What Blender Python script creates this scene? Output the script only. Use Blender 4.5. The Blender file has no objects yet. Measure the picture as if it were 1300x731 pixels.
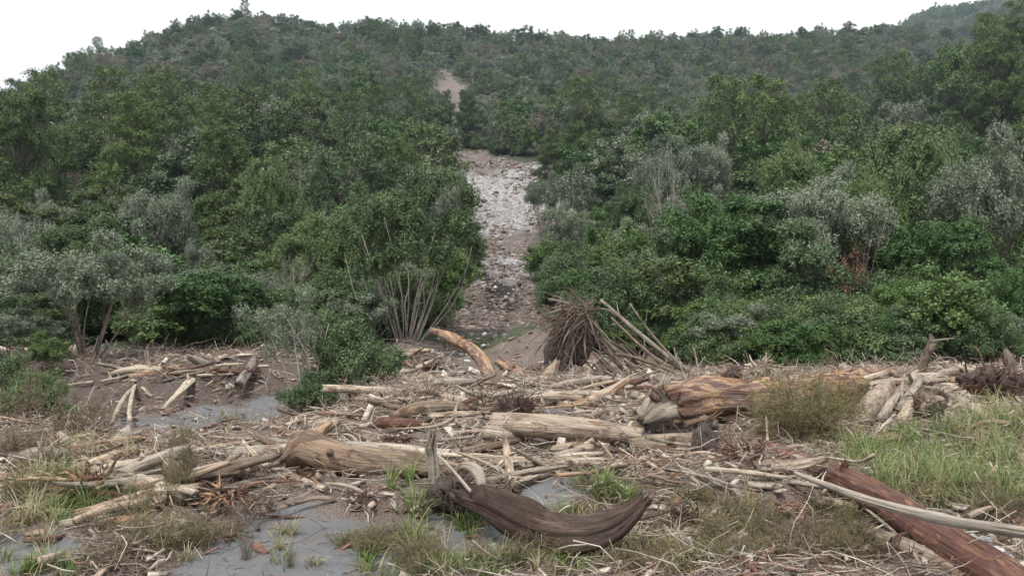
import bpy, math, random
import numpy as np
from mathutils import Vector

R = math.radians
SC = bpy.context.scene
COL = SC.collection

# ------------------------------------------------------------ camera
F = 1010.0
PITCH = math.atan(54.5 / F)
CAM_Z = 2.2
cam_d = bpy.data.cameras.new('camera')
cam = bpy.data.objects.new('camera', cam_d)
COL.objects.link(cam)
cam.location = (0, 0, CAM_Z)
cam.rotation_euler = (R(90) + PITCH, 0, 0)
cam_d.sensor_width = 36.0
cam_d.lens = F / 1300.0 * 36.0
cam_d.clip_start = 0.05
cam_d.clip_end = 6000
SC.camera = cam

# ------------------------------------------------------------ world: sky seen through an even high cloud layer
SUN_EL, SUN_AZ = 58.0, 205.0          # azimuth clockwise from +Y (north)
world = bpy.data.worlds.new('World')
SC.world = world
world.use_nodes = True
wn, wl = world.node_tree.nodes, world.node_tree.links
wn.clear()
wout = wn.new('ShaderNodeOutputWorld')
sky = wn.new('ShaderNodeTexSky')
sky.sky_type = 'NISHITA'
sky.sun_disc = False
sky.sun_elevation = R(SUN_EL)
sky.sun_rotation = R(SUN_AZ)
bg1 = wn.new('ShaderNodeBackground')
bg1.inputs['Strength'].default_value = 0.10
wl.new(sky.outputs[0], bg1.inputs['Color'])
bg2 = wn.new('ShaderNodeBackground')
bg2.inputs['Color'].default_value = (0.97, 0.985, 1.0, 1)
bg2.inputs['Strength'].default_value = 1.0
cln = wn.new('ShaderNodeTexNoise')
cln.inputs['Scale'].default_value = 2.2
cln.inputs['Detail'].default_value = 5
tc = wn.new('ShaderNodeTexCoord')
wl.new(tc.outputs['Generated'], cln.inputs['Vector'])
crm = wn.new('ShaderNodeMapRange')
crm.inputs['From Min'].default_value = 0.2
crm.inputs['From Max'].default_value = 0.75
crm.inputs['To Min'].default_value = 0.86
crm.inputs['To Max'].default_value = 0.99
wl.new(cln.outputs['Fac'], crm.inputs['Value'])
wmix = wn.new('ShaderNodeMixShader')
wl.new(crm.outputs[0], wmix.inputs[0])
wl.new(bg1.outputs[0], wmix.inputs[1])
wl.new(bg2.outputs[0], wmix.inputs[2])
wl.new(wmix.outputs[0], wout.inputs['Surface'])

sun_d = bpy.data.lights.new('sun', 'SUN')
sun_d.energy = 3.0
sun_d.angle = R(12)
sun_d.color = (1.0, 0.95, 0.88)
sun = bpy.data.objects.new('sun', sun_d)
COL.objects.link(sun)
_a, _e = R(SUN_AZ), R(SUN_EL)
_v = Vector((math.sin(_a) * math.cos(_e), math.cos(_a) * math.cos(_e), math.sin(_e)))
sun.rotation_euler = _v.to_track_quat('Z', 'Y').to_euler()
sun.location = (0, -20, 60)

SC.view_settings.view_transform = 'Standard'
SC.view_settings.look = 'None'
SC.view_settings.exposure = 0.40
SC.view_settings.gamma = 1.0
SC.view_settings.use_curve_mapping = False
SC.render.engine = 'CYCLES'
SC.cycles.max_bounces = 5
SC.cycles.diffuse_bounces = 3
SC.cycles.glossy_bounces = 1
SC.cycles.transmission_bounces = 2
SC.cycles.transparent_max_bounces = 4
SC.cycles.volume_bounces = 1
SC.cycles.caustics_reflective = False
SC.cycles.caustics_refractive = False
SC.cycles.use_denoising = True
SC.cycles.denoiser = 'OPENIMAGEDENOISE'
SC.cycles.use_adaptive_sampling = True
SC.cycles.adaptive_threshold = 0.02

# ------------------------------------------------------------ numeric helpers
def sstep(a, b, x):
    t = np.clip((np.asarray(x, float) - a) / (b - a), 0, 1)
    return t * t * (3 - 2 * t)

def _hash(ix, iy, s):
    h = (ix.astype(np.int64) * 374761393 + iy.astype(np.int64) * 668265263 + s * 974634777) & 0xffffffff
    h = ((h ^ (h >> 13)) * 1274126177) & 0xffffffff
    h = h ^ (h >> 16)
    return (h & 0xffff) / 65535.0

def vnoise(x, y, s=0):
    x = np.asarray(x, float); y = np.asarray(y, float)
    ix, iy = np.floor(x), np.floor(y)
    fx, fy = x - ix, y - iy
    fx = fx * fx * (3 - 2 * fx); fy = fy * fy * (3 - 2 * fy)
    a, b = _hash(ix, iy, s), _hash(ix + 1, iy, s)
    c, d = _hash(ix, iy + 1, s), _hash(ix + 1, iy + 1, s)
    return ((a * (1 - fx) + b * fx) * (1 - fy) + (c * (1 - fx) + d * fx) * fy) * 2 - 1

def fbm(x, y, s=0, o=4):
    t = 0; a = 1.0; n = 0
    for i in range(o):
        t = t + a * vnoise(np.asarray(x) * 2 ** i + 17.3 * i, np.asarray(y) * 2 ** i - 9.1 * i, s + i)
        n += a; a *= 0.5
    return t / n

CP, SP = math.cos(PITCH), math.sin(PITCH)
def ray(px, py):
    a = (px - 650.0) / F; b = (365.5 - py) / F
    y = CP - b * SP; z = SP + b * CP
    return a / y, z / y              # x and z gained per metre of +Y

def pix0(x, y):
    """where the point (x, y) of a flat ground plane would fall; only used to lay out sand patches on the ground"""
    y = np.maximum(y, 2.0)
    px = 650 + F * x / y
    py = 420 + F * CAM_Z / y
    return px, py

# ------------------------------------------------------------ terrain
SKY_PX = [-500, -200, 0, 30, 80, 150, 200, 240, 300, 420, 500, 600, 700, 800, 870, 940, 1000, 1080, 1130, 1180, 1250, 1300, 1500, 1900]
SKY_PY = [330, 190, 128, 112, 82, 64, 42, 28, 19, 28, 30, 40, 48, 50, 44, 42, 46, 36, 30, 38, 54, 62, 80, 120]
SKY_U = [(p - 650) / F for p in SKY_PX]
SKY_S = [(420 - p) / F - 0.007 for p in SKY_PY]
RD_U = [-1.2, -0.64, -0.35, 0.0, 0.3, 0.64, 1.2]
RD_D = [380, 430, 520, 560, 600, 640, 650]
F2_U = [0.1, 0.36, 0.44, 0.49, 0.51, 0.54, 0.58, 0.62, 0.66, 0.80, 1.2]
F2_PY = [200, 90, 60, 42, 26, 14, 10, 0, -12, -30, -40]
PROF_Y = [-60, 0, 8, 12, 16, 22, 28, 33, 40, 50, 60, 85, 110, 150, 215, 250, 320, 380, 450, 550, 620]
PROF_Z = [0.0, 0.0, 0.0, 0.05, 0.2, 0.36, 0.6, 0.7, 1.35, 2.6, 4.0, 8.0, 14.0, 26.0, 49.0, 61.0, 92.0, 122.0, 160.0, 217.0, 250.0]

# centre line and half width of the landslip (metres along +Y)
SLP = [(38, 640, 640, 74), (46, 425, 632, 62), (58, 388, 636, 42), (66, 375, 640, 30), (80, 356, 644, 36), (92, 335, 648, 42), (105, 310, 650, 54),
       (125, 280, 650, 74), (150, 250, 644, 80), (180, 215, 632, 70), (205, 195, 616, 50), (222, 188, 604, 30), (238, 178, 596, 22), (246, 172, 588, 2), (300, 140, 575, 2), (318, 135, 570, 9),
       (350, 115, 572, 19), (385, 95, 571, 24), (405, 84, 572, 15), (415, 80, 568, 5), (440, 60, 562, 2), (470, 50, 560, -8)]
SLP_Y = [s[0] for s in SLP]
SLP_U = [(s[2] - 650) / F for s in SLP]
SLP_W = [s[3] / F for s in SLP]

def slip(x, y):
    """signed: 1 well inside the landslip, 0 outside"""
    y = np.asarray(y, float); yy = np.maximum(y, 1.0)
    u = np.asarray(x) / yy
    c = np.interp(yy, SLP_Y, SLP_U, left=SLP_U[0], right=-5)
    w = np.interp(yy, SLP_Y, SLP_W, right=-0.1)
    n = fbm(np.asarray(x) / 3.0, yy / 6.0, 50, 3) * 0.010
    return sstep(-0.008, 0.006, w + n - np.abs(u - c)) * (yy > 30)

def h_base(x, y):
    x = np.asarray(x, float); y = np.asarray(y, float)
    yy = np.maximum(y, 1.0)
    u = np.clip(x / yy, -1.2, 1.2)
    rd = np.interp(u, RD_U, RD_D)
    s = np.interp(u, SKY_U, SKY_S)
    zr = CAM_Z + s * rd
    yp = yy * 560.0 / rd
    k = zr / 221.0
    w = sstep(90, 360, yy)
    yq = yy * (1 - w) + yp * w
    z = np.interp(np.minimum(yq, 560), PROF_Y, PROF_Z) * (1 - w + k * w)
    z = np.where(y < 0, 0.0, z)
    # behind the ridge the ground drops, then the next range rises
    over = yy - rd
    z = z - np.where(over > 0, 0.45 * over, 0.0) * 1.0
    fy = np.interp(u, F2_U, F2_PY)
    zf = CAM_Z + (420 - fy) / F * 1150 - 0.55 * np.abs(yy - 1150)
    zback = np.maximum(zf, 40 + 6 * fbm(x / 90, yy / 90, 7, 3))
    z = np.where(over > 40, np.maximum(z, zback), z)
    # spur coming in from the right, gullies down the face
    sp = sstep(0.36, 0.66, u) * np.exp(-((yy - 215) / 62.0) ** 2)
    z = z + 24 * sp
    g = sstep(70, 160, yy) * (1 - sstep(-60, 10, over))
    ins = np.maximum(0, 1 - np.abs(u - np.interp(yy, SLP_Y, SLP_U)) / 0.12)
    amp = g * (1 - 0.8 * ins)
    z = z + amp * (12.0 * fbm(x / 62.0 + yy / 300.0, yy / 170.0, 3, 3) + 1.6 * fbm(x / 17.0, yy / 26.0, 9, 2))
    return z

def bump(x, y, cx, cy, rx, ry, a):
    return a * np.exp(-(((x - cx) / rx) ** 2 + ((y - cy) / ry) ** 2))

def pw(px, d):
    return (px - 650.0) / F * d

def h_mid(x, y):
    """terrain with banks and mounds but no litter-scale roughness"""
    x = np.asarray(x, float); y = np.asarray(y, float)
    z = h_base(x, y)
    # low sandy channel on the left, ending at a raw bank
    ch = sstep(-2.6, -5.0, x) * sstep(12.5, 15.5, y)
    bank = sstep(23.2, 26.2, y + 0.5 * vnoise(x / 1.6, y / 3, 71))
    z = z - ch * (1 - bank) * sstep(12, 24, y) * 0.42
    z = z + ch * bank * (1 - sstep(34, 44, y)) * 0.55
    # debris ridge in the middle, small bank above the foreground sand
    z = z + (0.28 + 0.16 * sstep(10.5, 13.5, y)) * sstep(8.6, 10.4, y + 0.10 * x + 0.5 * vnoise(x / 1.3, 3.3, 5)) * (1 - sstep(20, 27, y)) * (1 - ch)
    z = z - 0.25 * sstep(8.2, 6.5, y)
    # mounds at the toe of the slip
    z = z + bump(x, y, pw(672, 34), 34, 1.9, 2.6, 1.45) + bump(x, y, pw(612, 36), 36, 1.6, 2.4, 0.75) + bump(x, y, pw(705, 31), 31, 1.1, 1.5, 0.75)
    z = z + bump(x, y, pw(560, 37), 37, 1.7, 3.2, 1.1) + bump(x, y, pw(545, 30), 30, 1.3, 2.0, 0.55)
    z = z + bump(x, y, pw(590, 48), 48, 1.6, 5, 1.2) + bump(x, y, pw(740, 44), 44, 2.2, 6, 1.0)
    z = z + bump(x, y, pw(640, 46), 46, 2.6, 4, 0.7)
    # stream notch
    u = x / np.maximum(y, 1)
    z = z - 0.7 * np.exp(-(((u + 0.010 + 0.005 * np.sin(y / 5.0)) / 0.012) ** 2)) * sstep(54, 60, y) * (1 - sstep(72, 78, y))
    z = z + 1.6 * sstep(0.012, 0.030, np.abs(u + 0.012)) * (np.abs(u) < 0.2) * sstep(0.10, 0.05, np.abs(u)) * sstep(54, 60, y) * (1 - sstep(74, 90, y))
    # hummocks of flood debris on the right
    z = z + bump(x, y, pw(1130, 16.5), 17.4, 1.1, 1.0, 0.22) + bump(x, y, pw(1270, 21), 22, 2.2, 2.2, 0.40)
    z = z + bump(x, y, pw(1180, 24), 25, 2.0, 2.0, 0.30)
    z = z + bump(x, y, pw(980, 9.5), 9.6, 0.8, 0.9, 0.18)
    return z

SAND = [(375, 706, 170, 52), (110, 660, 65, 22), (50, 708, 70, 30), (205, 549, 150, 19), (840, 602, 52, 20), (300, 530, 90, 14),
        (600, 694, 90, 30), (700, 648, 55, 10), (1190, 585, 55, 9), (1130, 612, 40, 10), (350, 522, 60, 10), (690, 560, 40, 6), (130, 588, 70, 6), (730,668,40,10)]

def sandmask(x, y):
    px, py = pix0(x, y)
    m = np.zeros_like(np.asarray(x, float))
    n = fbm(np.asarray(x) * 1.1, np.asarray(y) * 1.1, 31, 4)
    for cx, cy, rx, ry in SAND:
        e = 1.0 - np.sqrt(((px - cx) / rx) ** 2 + ((py - cy) / ry) ** 2) + 0.35 * n
        m = np.maximum(m, sstep(-0.05, 0.25, e))
    m = np.maximum(m, sstep(6.9, 6.0, y))
    return m * (y < 40)

def h(x, y):
    x = np.asarray(x, float); y = np.asarray(y, float)
    z = h_mid(x, y)
    near = 1 - sstep(36, 60, y)
    m = 1 - sandmask(x, y)
    z = z + near * m * (0.21 * fbm(x / 1.1, y / 1.0, 21, 3) + 0.035 * fbm(x / 0.22, y / 0.22, 25, 2) + 0.04)
    z = z + near * (1 - m) * 0.012 * fbm(x / 0.5, y / 0.3, 29, 2)
    bz = sstep(-3.5, -5.0, x) * sstep(22.3, 23.5, y) * sstep(33, 29, y)
    z = z + bz * (0.30 * fbm(x / 1.0, y / 0.7, 61, 3) + 0.10 * fbm(x / 0.25, y / 0.2, 63, 2))
    s = slip(x, y) * sstep(36, 48, y)
    k = sstep(30, 45, y)
    z = z + s * (k * (0.55 * fbm(x / 3.2, y / 6.0, 41, 4) + 0.25 * fbm(x / 0.9, y / 1.6, 43, 2)) + sstep(58, 80, y) * (1.6 * fbm(x / 5.0, y / 14.0, 81, 3) + 0.35 * fbm(x / 1.6, y / 3.0, 83, 3))) - 1.0 * s * sstep(60, 110, y)
    z = z + sstep(33, 38, y) * (1 - sstep(90, 140, y)) * (1 - s) * 0.35 * fbm(x / 2.6, y / 2.6, 47, 3)
    return z

def hf(x, y, f=h):
    return float(f(np.array([x]), np.array([y]))[0])

_DS = np.concatenate([np.arange(5.0, 60, 0.04), np.arange(60, 600, 0.5)])
def hit(px, py):
    """the ground point seen at a pixel of the photograph"""
    a, b = ray(px, py)
    g = h_mid(a * _DS, _DS)
    z = CAM_Z + b * _DS
    k = np.argmax(z <= g)
    if z[k] > g[k]: k = 500
    d = _DS[k]
    return a * d, d

def top_z(py, d):
    return CAM_Z + ray(650, py)[1] * d

# ------------------------------------------------------------ object helpers
def link(o, parent=None):
    COL.objects.link(o)
    if parent is not None: o.parent = parent
    return o

def tag(o, label=None, cat=None, group=None, kind=None):
    if label: o['label'] = label
    if cat: o['category'] = cat
    if group: o['group'] = group
    if kind: o['kind'] = kind
    return o

def empty(name, loc=(0, 0, 0), rz=0):
    o = bpy.data.objects.new(name, None)
    o.empty_display_size = 0.2
    o.location = loc; o.rotation_euler = (0, 0, rz)
    return link(o)

class MB:
    """collects vertices and faces, all of them quads or triangles"""
    def __init__(s): s.v = []; s.q = []; s.n = 0; s.uv = []; s.has_uv = False
    def add(s, v, q, uv=None):
        v = np.asarray(v, np.float32); q = np.asarray(q, np.int64)
        s.v.append(v); s.q.append(q + s.n); s.n += len(v)
        s.uv.append(np.zeros((len(v), 2), np.float32) if uv is None else np.asarray(uv, np.float32))
        if uv is not None: s.has_uv = True
    def mesh(s, name, mat, smooth=True):
        V = np.concatenate(s.v); Q = [a for a in s.q]
        quads = np.concatenate([a for a in Q if a.shape[1] == 4]) if any(a.shape[1] == 4 for a in Q) else np.zeros((0, 4), int)
        tris = np.concatenate([a for a in Q if a.shape[1] == 3]) if any(a.shape[1] == 3 for a in Q) else np.zeros((0, 3), int)
        me = bpy.data.meshes.new(name)
        loops = np.concatenate([quads.ravel(), tris.ravel()]).astype(np.int32)
        nf = len(quads) + len(tris)
        me.vertices.add(len(V)); me.vertices.foreach_set('co', V.ravel())
        me.loops.add(len(loops)); me.loops.foreach_set('vertex_index', loops)
        me.polygons.add(nf)
        st = np.concatenate([np.arange(len(quads)) * 4, len(quads) * 4 + np.arange(len(tris)) * 3]).astype(np.int32)
        me.polygons.foreach_set('loop_start', st)
        if smooth: me.polygons.foreach_set('use_smooth', np.ones(nf, bool))
        if s.has_uv:
            UV = np.concatenate(s.uv)
            l = me.uv_layers.new(name='UVMap')
            l.data.foreach_set('uv', UV[loops].ravel())
        me.update(calc_edges=True)
        me.materials.append(mat)
        return me
    def build(s, name, mat, parent=None, smooth=True):
        return link(bpy.data.objects.new(name, s.mesh(name, mat, smooth)), parent)

def catmull(P, n):
    P = np.asarray(P, float)
    if len(P) == 2:
        t = np.linspace(0, 1, n)[:, None]
        return P[0] * (1 - t) + P[1] * t
    Q = np.vstack([2 * P[0] - P[1], P, 2 * P[-1] - P[-2]])
    out = []
    for s in np.linspace(0, len(P) - 1, n):
        i = min(int(s), len(P) - 2); t = s - i
        p0, p1, p2, p3 = Q[i], Q[i + 1], Q[i + 2], Q[i + 3]
        out.append(0.5 * (2 * p1 + (p2 - p0) * t + (2 * p0 - 5 * p1 + 4 * p2 - p3) * t * t + (3 * p1 - 3 * p2 + p3 - p0) * t ** 3))
    return np.array(out)

def tube(mb, P, rad, n=12, seg=8, flute=0.0, lump=0.0, seed=0, cap=0.0, flat=1.0, smooth=True):
    """a bent tapered limb; flute = lengthwise ridges, lump = swellings, cap = broken jagged ends"""
    P = np.asarray(P, float); rad = np.asarray(rad, float)
    if smooth:
        C = catmull(np.hstack([P, rad[:, None]]), n); C, r = C[:, :3], np.maximum(C[:, 3], 0.0005)
    else:
        C, r = P, rad; n = len(P)
    T = np.gradient(C, axis=0); T /= np.linalg.norm(T, axis=1)[:, None] + 1e-9
    up = np.array([0.0, 0.0, 1.0])
    if abs(T[0] @ up) > 0.9: up = np.array([1.0, 0.0, 0.0])
    N = np.zeros_like(T); N[0] = np.cross(T[0], up); N[0] /= np.linalg.norm(N[0])
    for i in range(1, n):
        v = N[i - 1] - T[i] * (N[i - 1] @ T[i]); N[i] = v / (np.linalg.norm(v) + 1e-9)
    B = np.cross(T, N)
    L = np.concatenate([[0], np.cumsum(np.linalg.norm(np.diff(C, axis=0), axis=1))])
    th = np.arange(seg) / seg * 2 * np.pi
    TH, LL = np.meshgrid(th, L)
    rr = r[:, None] * np.ones_like(TH)
    if flute or lump:
        k = 1.0 / max(1e-3, r.max())
        rr = rr * (1 + flute * vnoise(TH * 0 + np.cos(TH) * 2.6 + 50, np.sin(TH) * 2.6 + LL * 0.10 * k, seed)
                   + flute * 0.6 * vnoise(np.cos(TH) * 6 + 50, np.sin(TH) * 6 + LL * 0.2 * k, seed + 5)
                   + lump * vnoise(LL * 0.45 * k + np.cos(TH), np.sin(TH) * 1.3 + LL * 0.2 * k, seed + 9))
    V = C[:, None, :] + rr[..., None] * (np.cos(TH)[..., None] * N[:, None, :] + flat * np.sin(TH)[..., None] * B[:, None, :])
    if cap:
        rs = np.random.RandomState(seed + 3)
        V[0] += -T[0] * r[0] * cap * rs.rand(seg, 1) * 1.5
        V[-1] += T[-1] * r[-1] * cap * rs.rand(seg, 1) * 1.5
    V = V.reshape(-1, 3)
    i, j = np.meshgrid(np.arange(n - 1), np.arange(seg), indexing='ij')
    j2 = (j + 1) % seg
    q = np.stack([i * seg + j, i * seg + j2, (i + 1) * seg + j2, (i + 1) * seg + j], -1).reshape(-1, 4)
    uv = np.stack([TH.ravel() / (2 * np.pi) * 2 * np.pi * float(r.mean()), LL.ravel()], 1)
    uv[:, 0] = np.abs(np.mod(TH.ravel() + np.pi, 2 * np.pi) - np.pi) * float(r.mean())
    # end faces, sunk a little where the wood broke
    a, b = len(V), len(V) + 1
    V = np.vstack([V, C[0] + T[0] * r[0] * cap * 0.4, C[-1] - T[-1] * r[-1] * cap * 0.4])
    uv = np.vstack([uv, [0, L[0] - 0.1], [0, L[-1] + 0.1]])
    js = np.arange(seg); j2 = (js + 1) % seg
    t1 = np.stack([np.full(seg, a), j2, js], 1)
    o = (n - 1) * seg
    t2 = np.stack([np.full(seg, b), o + js, o + j2], 1)
    base = mb.n
    mb.add(V, q, uv)
    mb.q.append(np.vstack([t1, t2]) + base)
    return C, r

# ------------------------------------------------------------ materials
def newmat(name):
    m = bpy.data.materials.new(name); m.use_nodes = True
    nt = m.node_tree; nt.nodes.clear()
    out = nt.nodes.new('ShaderNodeOutputMaterial')
    b = nt.nodes.new('ShaderNodeBsdfPrincipled')
    nt.links.new(b.outputs[0], out.inputs['Surface'])
    return m, nt, b, out

def ramp(nt, fac, stops, interp='LINEAR'):
    r = nt.nodes.new('ShaderNodeValToRGB')
    r.color_ramp.interpolation = interp
    e = r.color_ramp.elements
    while len(e) < len(stops): e.new(0.5)
    for k, (p, c) in enumerate(stops):
        e[k].position = p; e[k].color = (*c, 1)
    nt.links.new(fac, r.inputs[0])
    return r.outputs[0]

def noise(nt, vec, scale, detail=3, rough=0.55, dist=0.0):
    n = nt.nodes.new('ShaderNodeTexNoise')
    n.inputs['Scale'].default_value = scale; n.inputs['Detail'].default_value = detail
    n.inputs['Roughness'].default_value = rough; n.inputs['Distortion'].default_value = dist
    if vec is not None: nt.links.new(vec, n.inputs['Vector'])
    return n.outputs['Fac']

def mixc(nt, fac, a, b, mode='MIX'):
    m = nt.nodes.new('ShaderNodeMix'); m.data_type = 'RGBA'; m.blend_type = mode
    for s, v in ((0, fac), (6, a), (7, b)):
        if isinstance(v, (int, float)): m.inputs[s].default_value = v
        elif isinstance(v, tuple): m.inputs[s].default_value = (*v, 1)
        else: nt.links.new(v, m.inputs[s])
    return m.outputs[2]

def maprange(nt, v, a, b, c=0.0, d=1.0):
    m = nt.nodes.new('ShaderNodeMapRange')
    for k, x in zip(('From Min', 'From Max', 'To Min', 'To Max'), (a, b, c, d)): m.inputs[k].default_value = x
    nt.links.new(v, m.inputs['Value'])
    return m.outputs[0]

def mapping(nt, vec, scale):
    m = nt.nodes.new('ShaderNodeMapping'); m.inputs['Scale'].default_value = scale
    nt.links.new(vec, m.inputs['Vector'])
    return m.outputs[0]

def bumpn(nt, b, height, strength=0.4, dist=0.02):
    n = nt.nodes.new('ShaderNodeBump'); n.inputs['Strength'].default_value = strength
    n.inputs['Distance'].default_value = dist
    nt.links.new(height, n.inputs['Height']); nt.links.new(n.outputs[0], b.inputs['Normal'])

def leaf_mat(name, c1, c2, c3, trans=0.18, spec=0.25, rough=0.55):
    """colour differs from tree to tree and from leaf to leaf"""
    m, nt, b, out = newmat(name)
    oi = nt.nodes.new('ShaderNodeObjectInfo'); ge = nt.nodes.new('ShaderNodeNewGeometry')
    tree = ramp(nt, oi.outputs['Random'], [(0.0, c1), (0.55, c2), (1.0, c3)])
    leaf = maprange(nt, ge.outputs['Random Per Island'], 0, 1, 0.55, 1.45)
    cmb = nt.nodes.new('ShaderNodeCombineColor')
    for k in range(3): nt.links.new(leaf, cmb.inputs[k])
    col = mixc(nt, 1.0, tree, cmb.outputs[0], 'MULTIPLY')
    tcn = nt.nodes.new('ShaderNodeTexCoord')
    yel = maprange(nt, noise(nt, tcn.outputs['Object'], 0.55, 2), 0.5, 0.75, 0.0, 0.35)
    col = mixc(nt, yel, col, tuple(1.35 * x + 0.02 * (k < 2) for k, x in enumerate(c3)))
    nt.links.new(col, b.inputs['Base Color'])
    b.inputs['Roughness'].default_value = rough
    b.inputs['Specular IOR Level'].default_value = spec
    if trans:
        t = nt.nodes.new('ShaderNodeBsdfTranslucent'); nt.links.new(col, t.inputs[0])
        mx = nt.nodes.new('ShaderNodeMixShader'); mx.inputs[0].default_value = trans
        nt.links.new(b.outputs[0], mx.inputs[1]); nt.links.new(t.outputs[0], mx.inputs[2])
        nt.links.new(mx.outputs[0], out.inputs['Surface'])
    return m

def wood_mat(name, dark, mid, light, bark=None, barkamt=0.0, stain=0.5, grain=1.0, weather=0.6):
    """weathered driftwood: grain along the log, cracks, remnants of bark and mud"""
    m, nt, b, out = newmat(name)
    uv = nt.nodes.new('ShaderNodeUVMap'); oi = nt.nodes.new('ShaderNodeObjectInfo')
    add = nt.nodes.new('ShaderNodeVectorMath'); add.operation = 'MULTIPLY_ADD'
    cb = nt.nodes.new('ShaderNodeCombineXYZ'); 
    nt.links.new(oi.outputs['Random'], cb.inputs[0]); nt.links.new(oi.outputs['Random'], cb.inputs[1])
    nt.links.new(cb.outputs[0], add.inputs[0]); add.inputs[1].default_value = (37, 91, 0)
    nt.links.new(uv.outputs[0], add.inputs[2])
    v = add.outputs[0]
    g = noise(nt, mapping(nt, v, (26 * grain, 1.4 * grain, 1)), 1.0, 5, 0.65, 0.4)
    big = noise(nt, mapping(nt, v, (3.2, 1.1, 1)), 1.0, 4, 0.6, 0.6)
    col = ramp(nt, g, [(0.26, dark), (0.45, mid), (0.68, light)])
    col = mixc(nt, maprange(nt, big, 0.42, 0.68, 0, stain), col, tuple(0.55 * x for x in mid))
    if bark:
        bn = noise(nt, mapping(nt, v, (5.0, 1.3, 1)), 1.3, 6, 0.7, 0.8)
        col = mixc(nt, maprange(nt, bn, 0.60 - 0.3 * barkamt, 0.64 - 0.3 * barkamt), col, bark)
    we = noise(nt, mapping(nt, v, (2.6, 0.7, 1)), 1.0, 6, 0.7, 1.2)
    col = mixc(nt, maprange(nt, we, 0.46, 0.62, 0, weather), col, mixc(nt, g, (0.13, 0.115, 0.10), (0.50, 0.46, 0.41)))
    ck = noise(nt, mapping(nt, v, (60, 1.6, 1)), 1.0, 3, 0.6, 0.5)
    col = mixc(nt, maprange(nt, ck, 0.61, 0.68, 0, 0.85), col, tuple(0.3 * x for x in dark))
    hv = noise(nt, oi.outputs['Location'], 0.7, 1)
    tint = ramp(nt, oi.outputs['Random'], [(0, (0.78, 0.78, 0.80)), (1, (1.15, 1.12, 1.05))])
    col = mixc(nt, 1.0, col, tint, 'MULTIPLY')
    nt.links.new(col, b.inputs['Base Color'])
    b.inputs['Roughness'].default_value = 0.8
    b.inputs['Specular IOR Level'].default_value = 0.2
    ad = nt.nodes.new('ShaderNodeMath'); ad.operation = 'ADD'
    nt.links.new(g, ad.inputs[0]); nt.links.new(big, ad.inputs[1])
    bumpn(nt, b, ad.outputs[0], 0.9, 0.05)
    return m

def litter_mat(name, cols, rough=0.8):
    m, nt, b, out = newmat(name)
    ge = nt.nodes.new('ShaderNodeNewGeometry')
    n = len(cols)
    col = ramp(nt, ge.outputs['Random Per Island'], [(k / n, c) for k, c in enumerate(cols)], 'CONSTANT')
    tcn = nt.nodes.new('ShaderNodeTexCoord')
    f = noise(nt, tcn.outputs['Object'], 9.0, 3)
    col = mixc(nt, maprange(nt, f, 0.35, 0.7, 0, 0.6), col, (0.11, 0.085, 0.07))
    nt.links.new(col, b.inputs['Base Color'])
    b.inputs['Roughness'].default_value = rough
    b.inputs['Specular IOR Level'].default_value = 0.2
    return m
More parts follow.
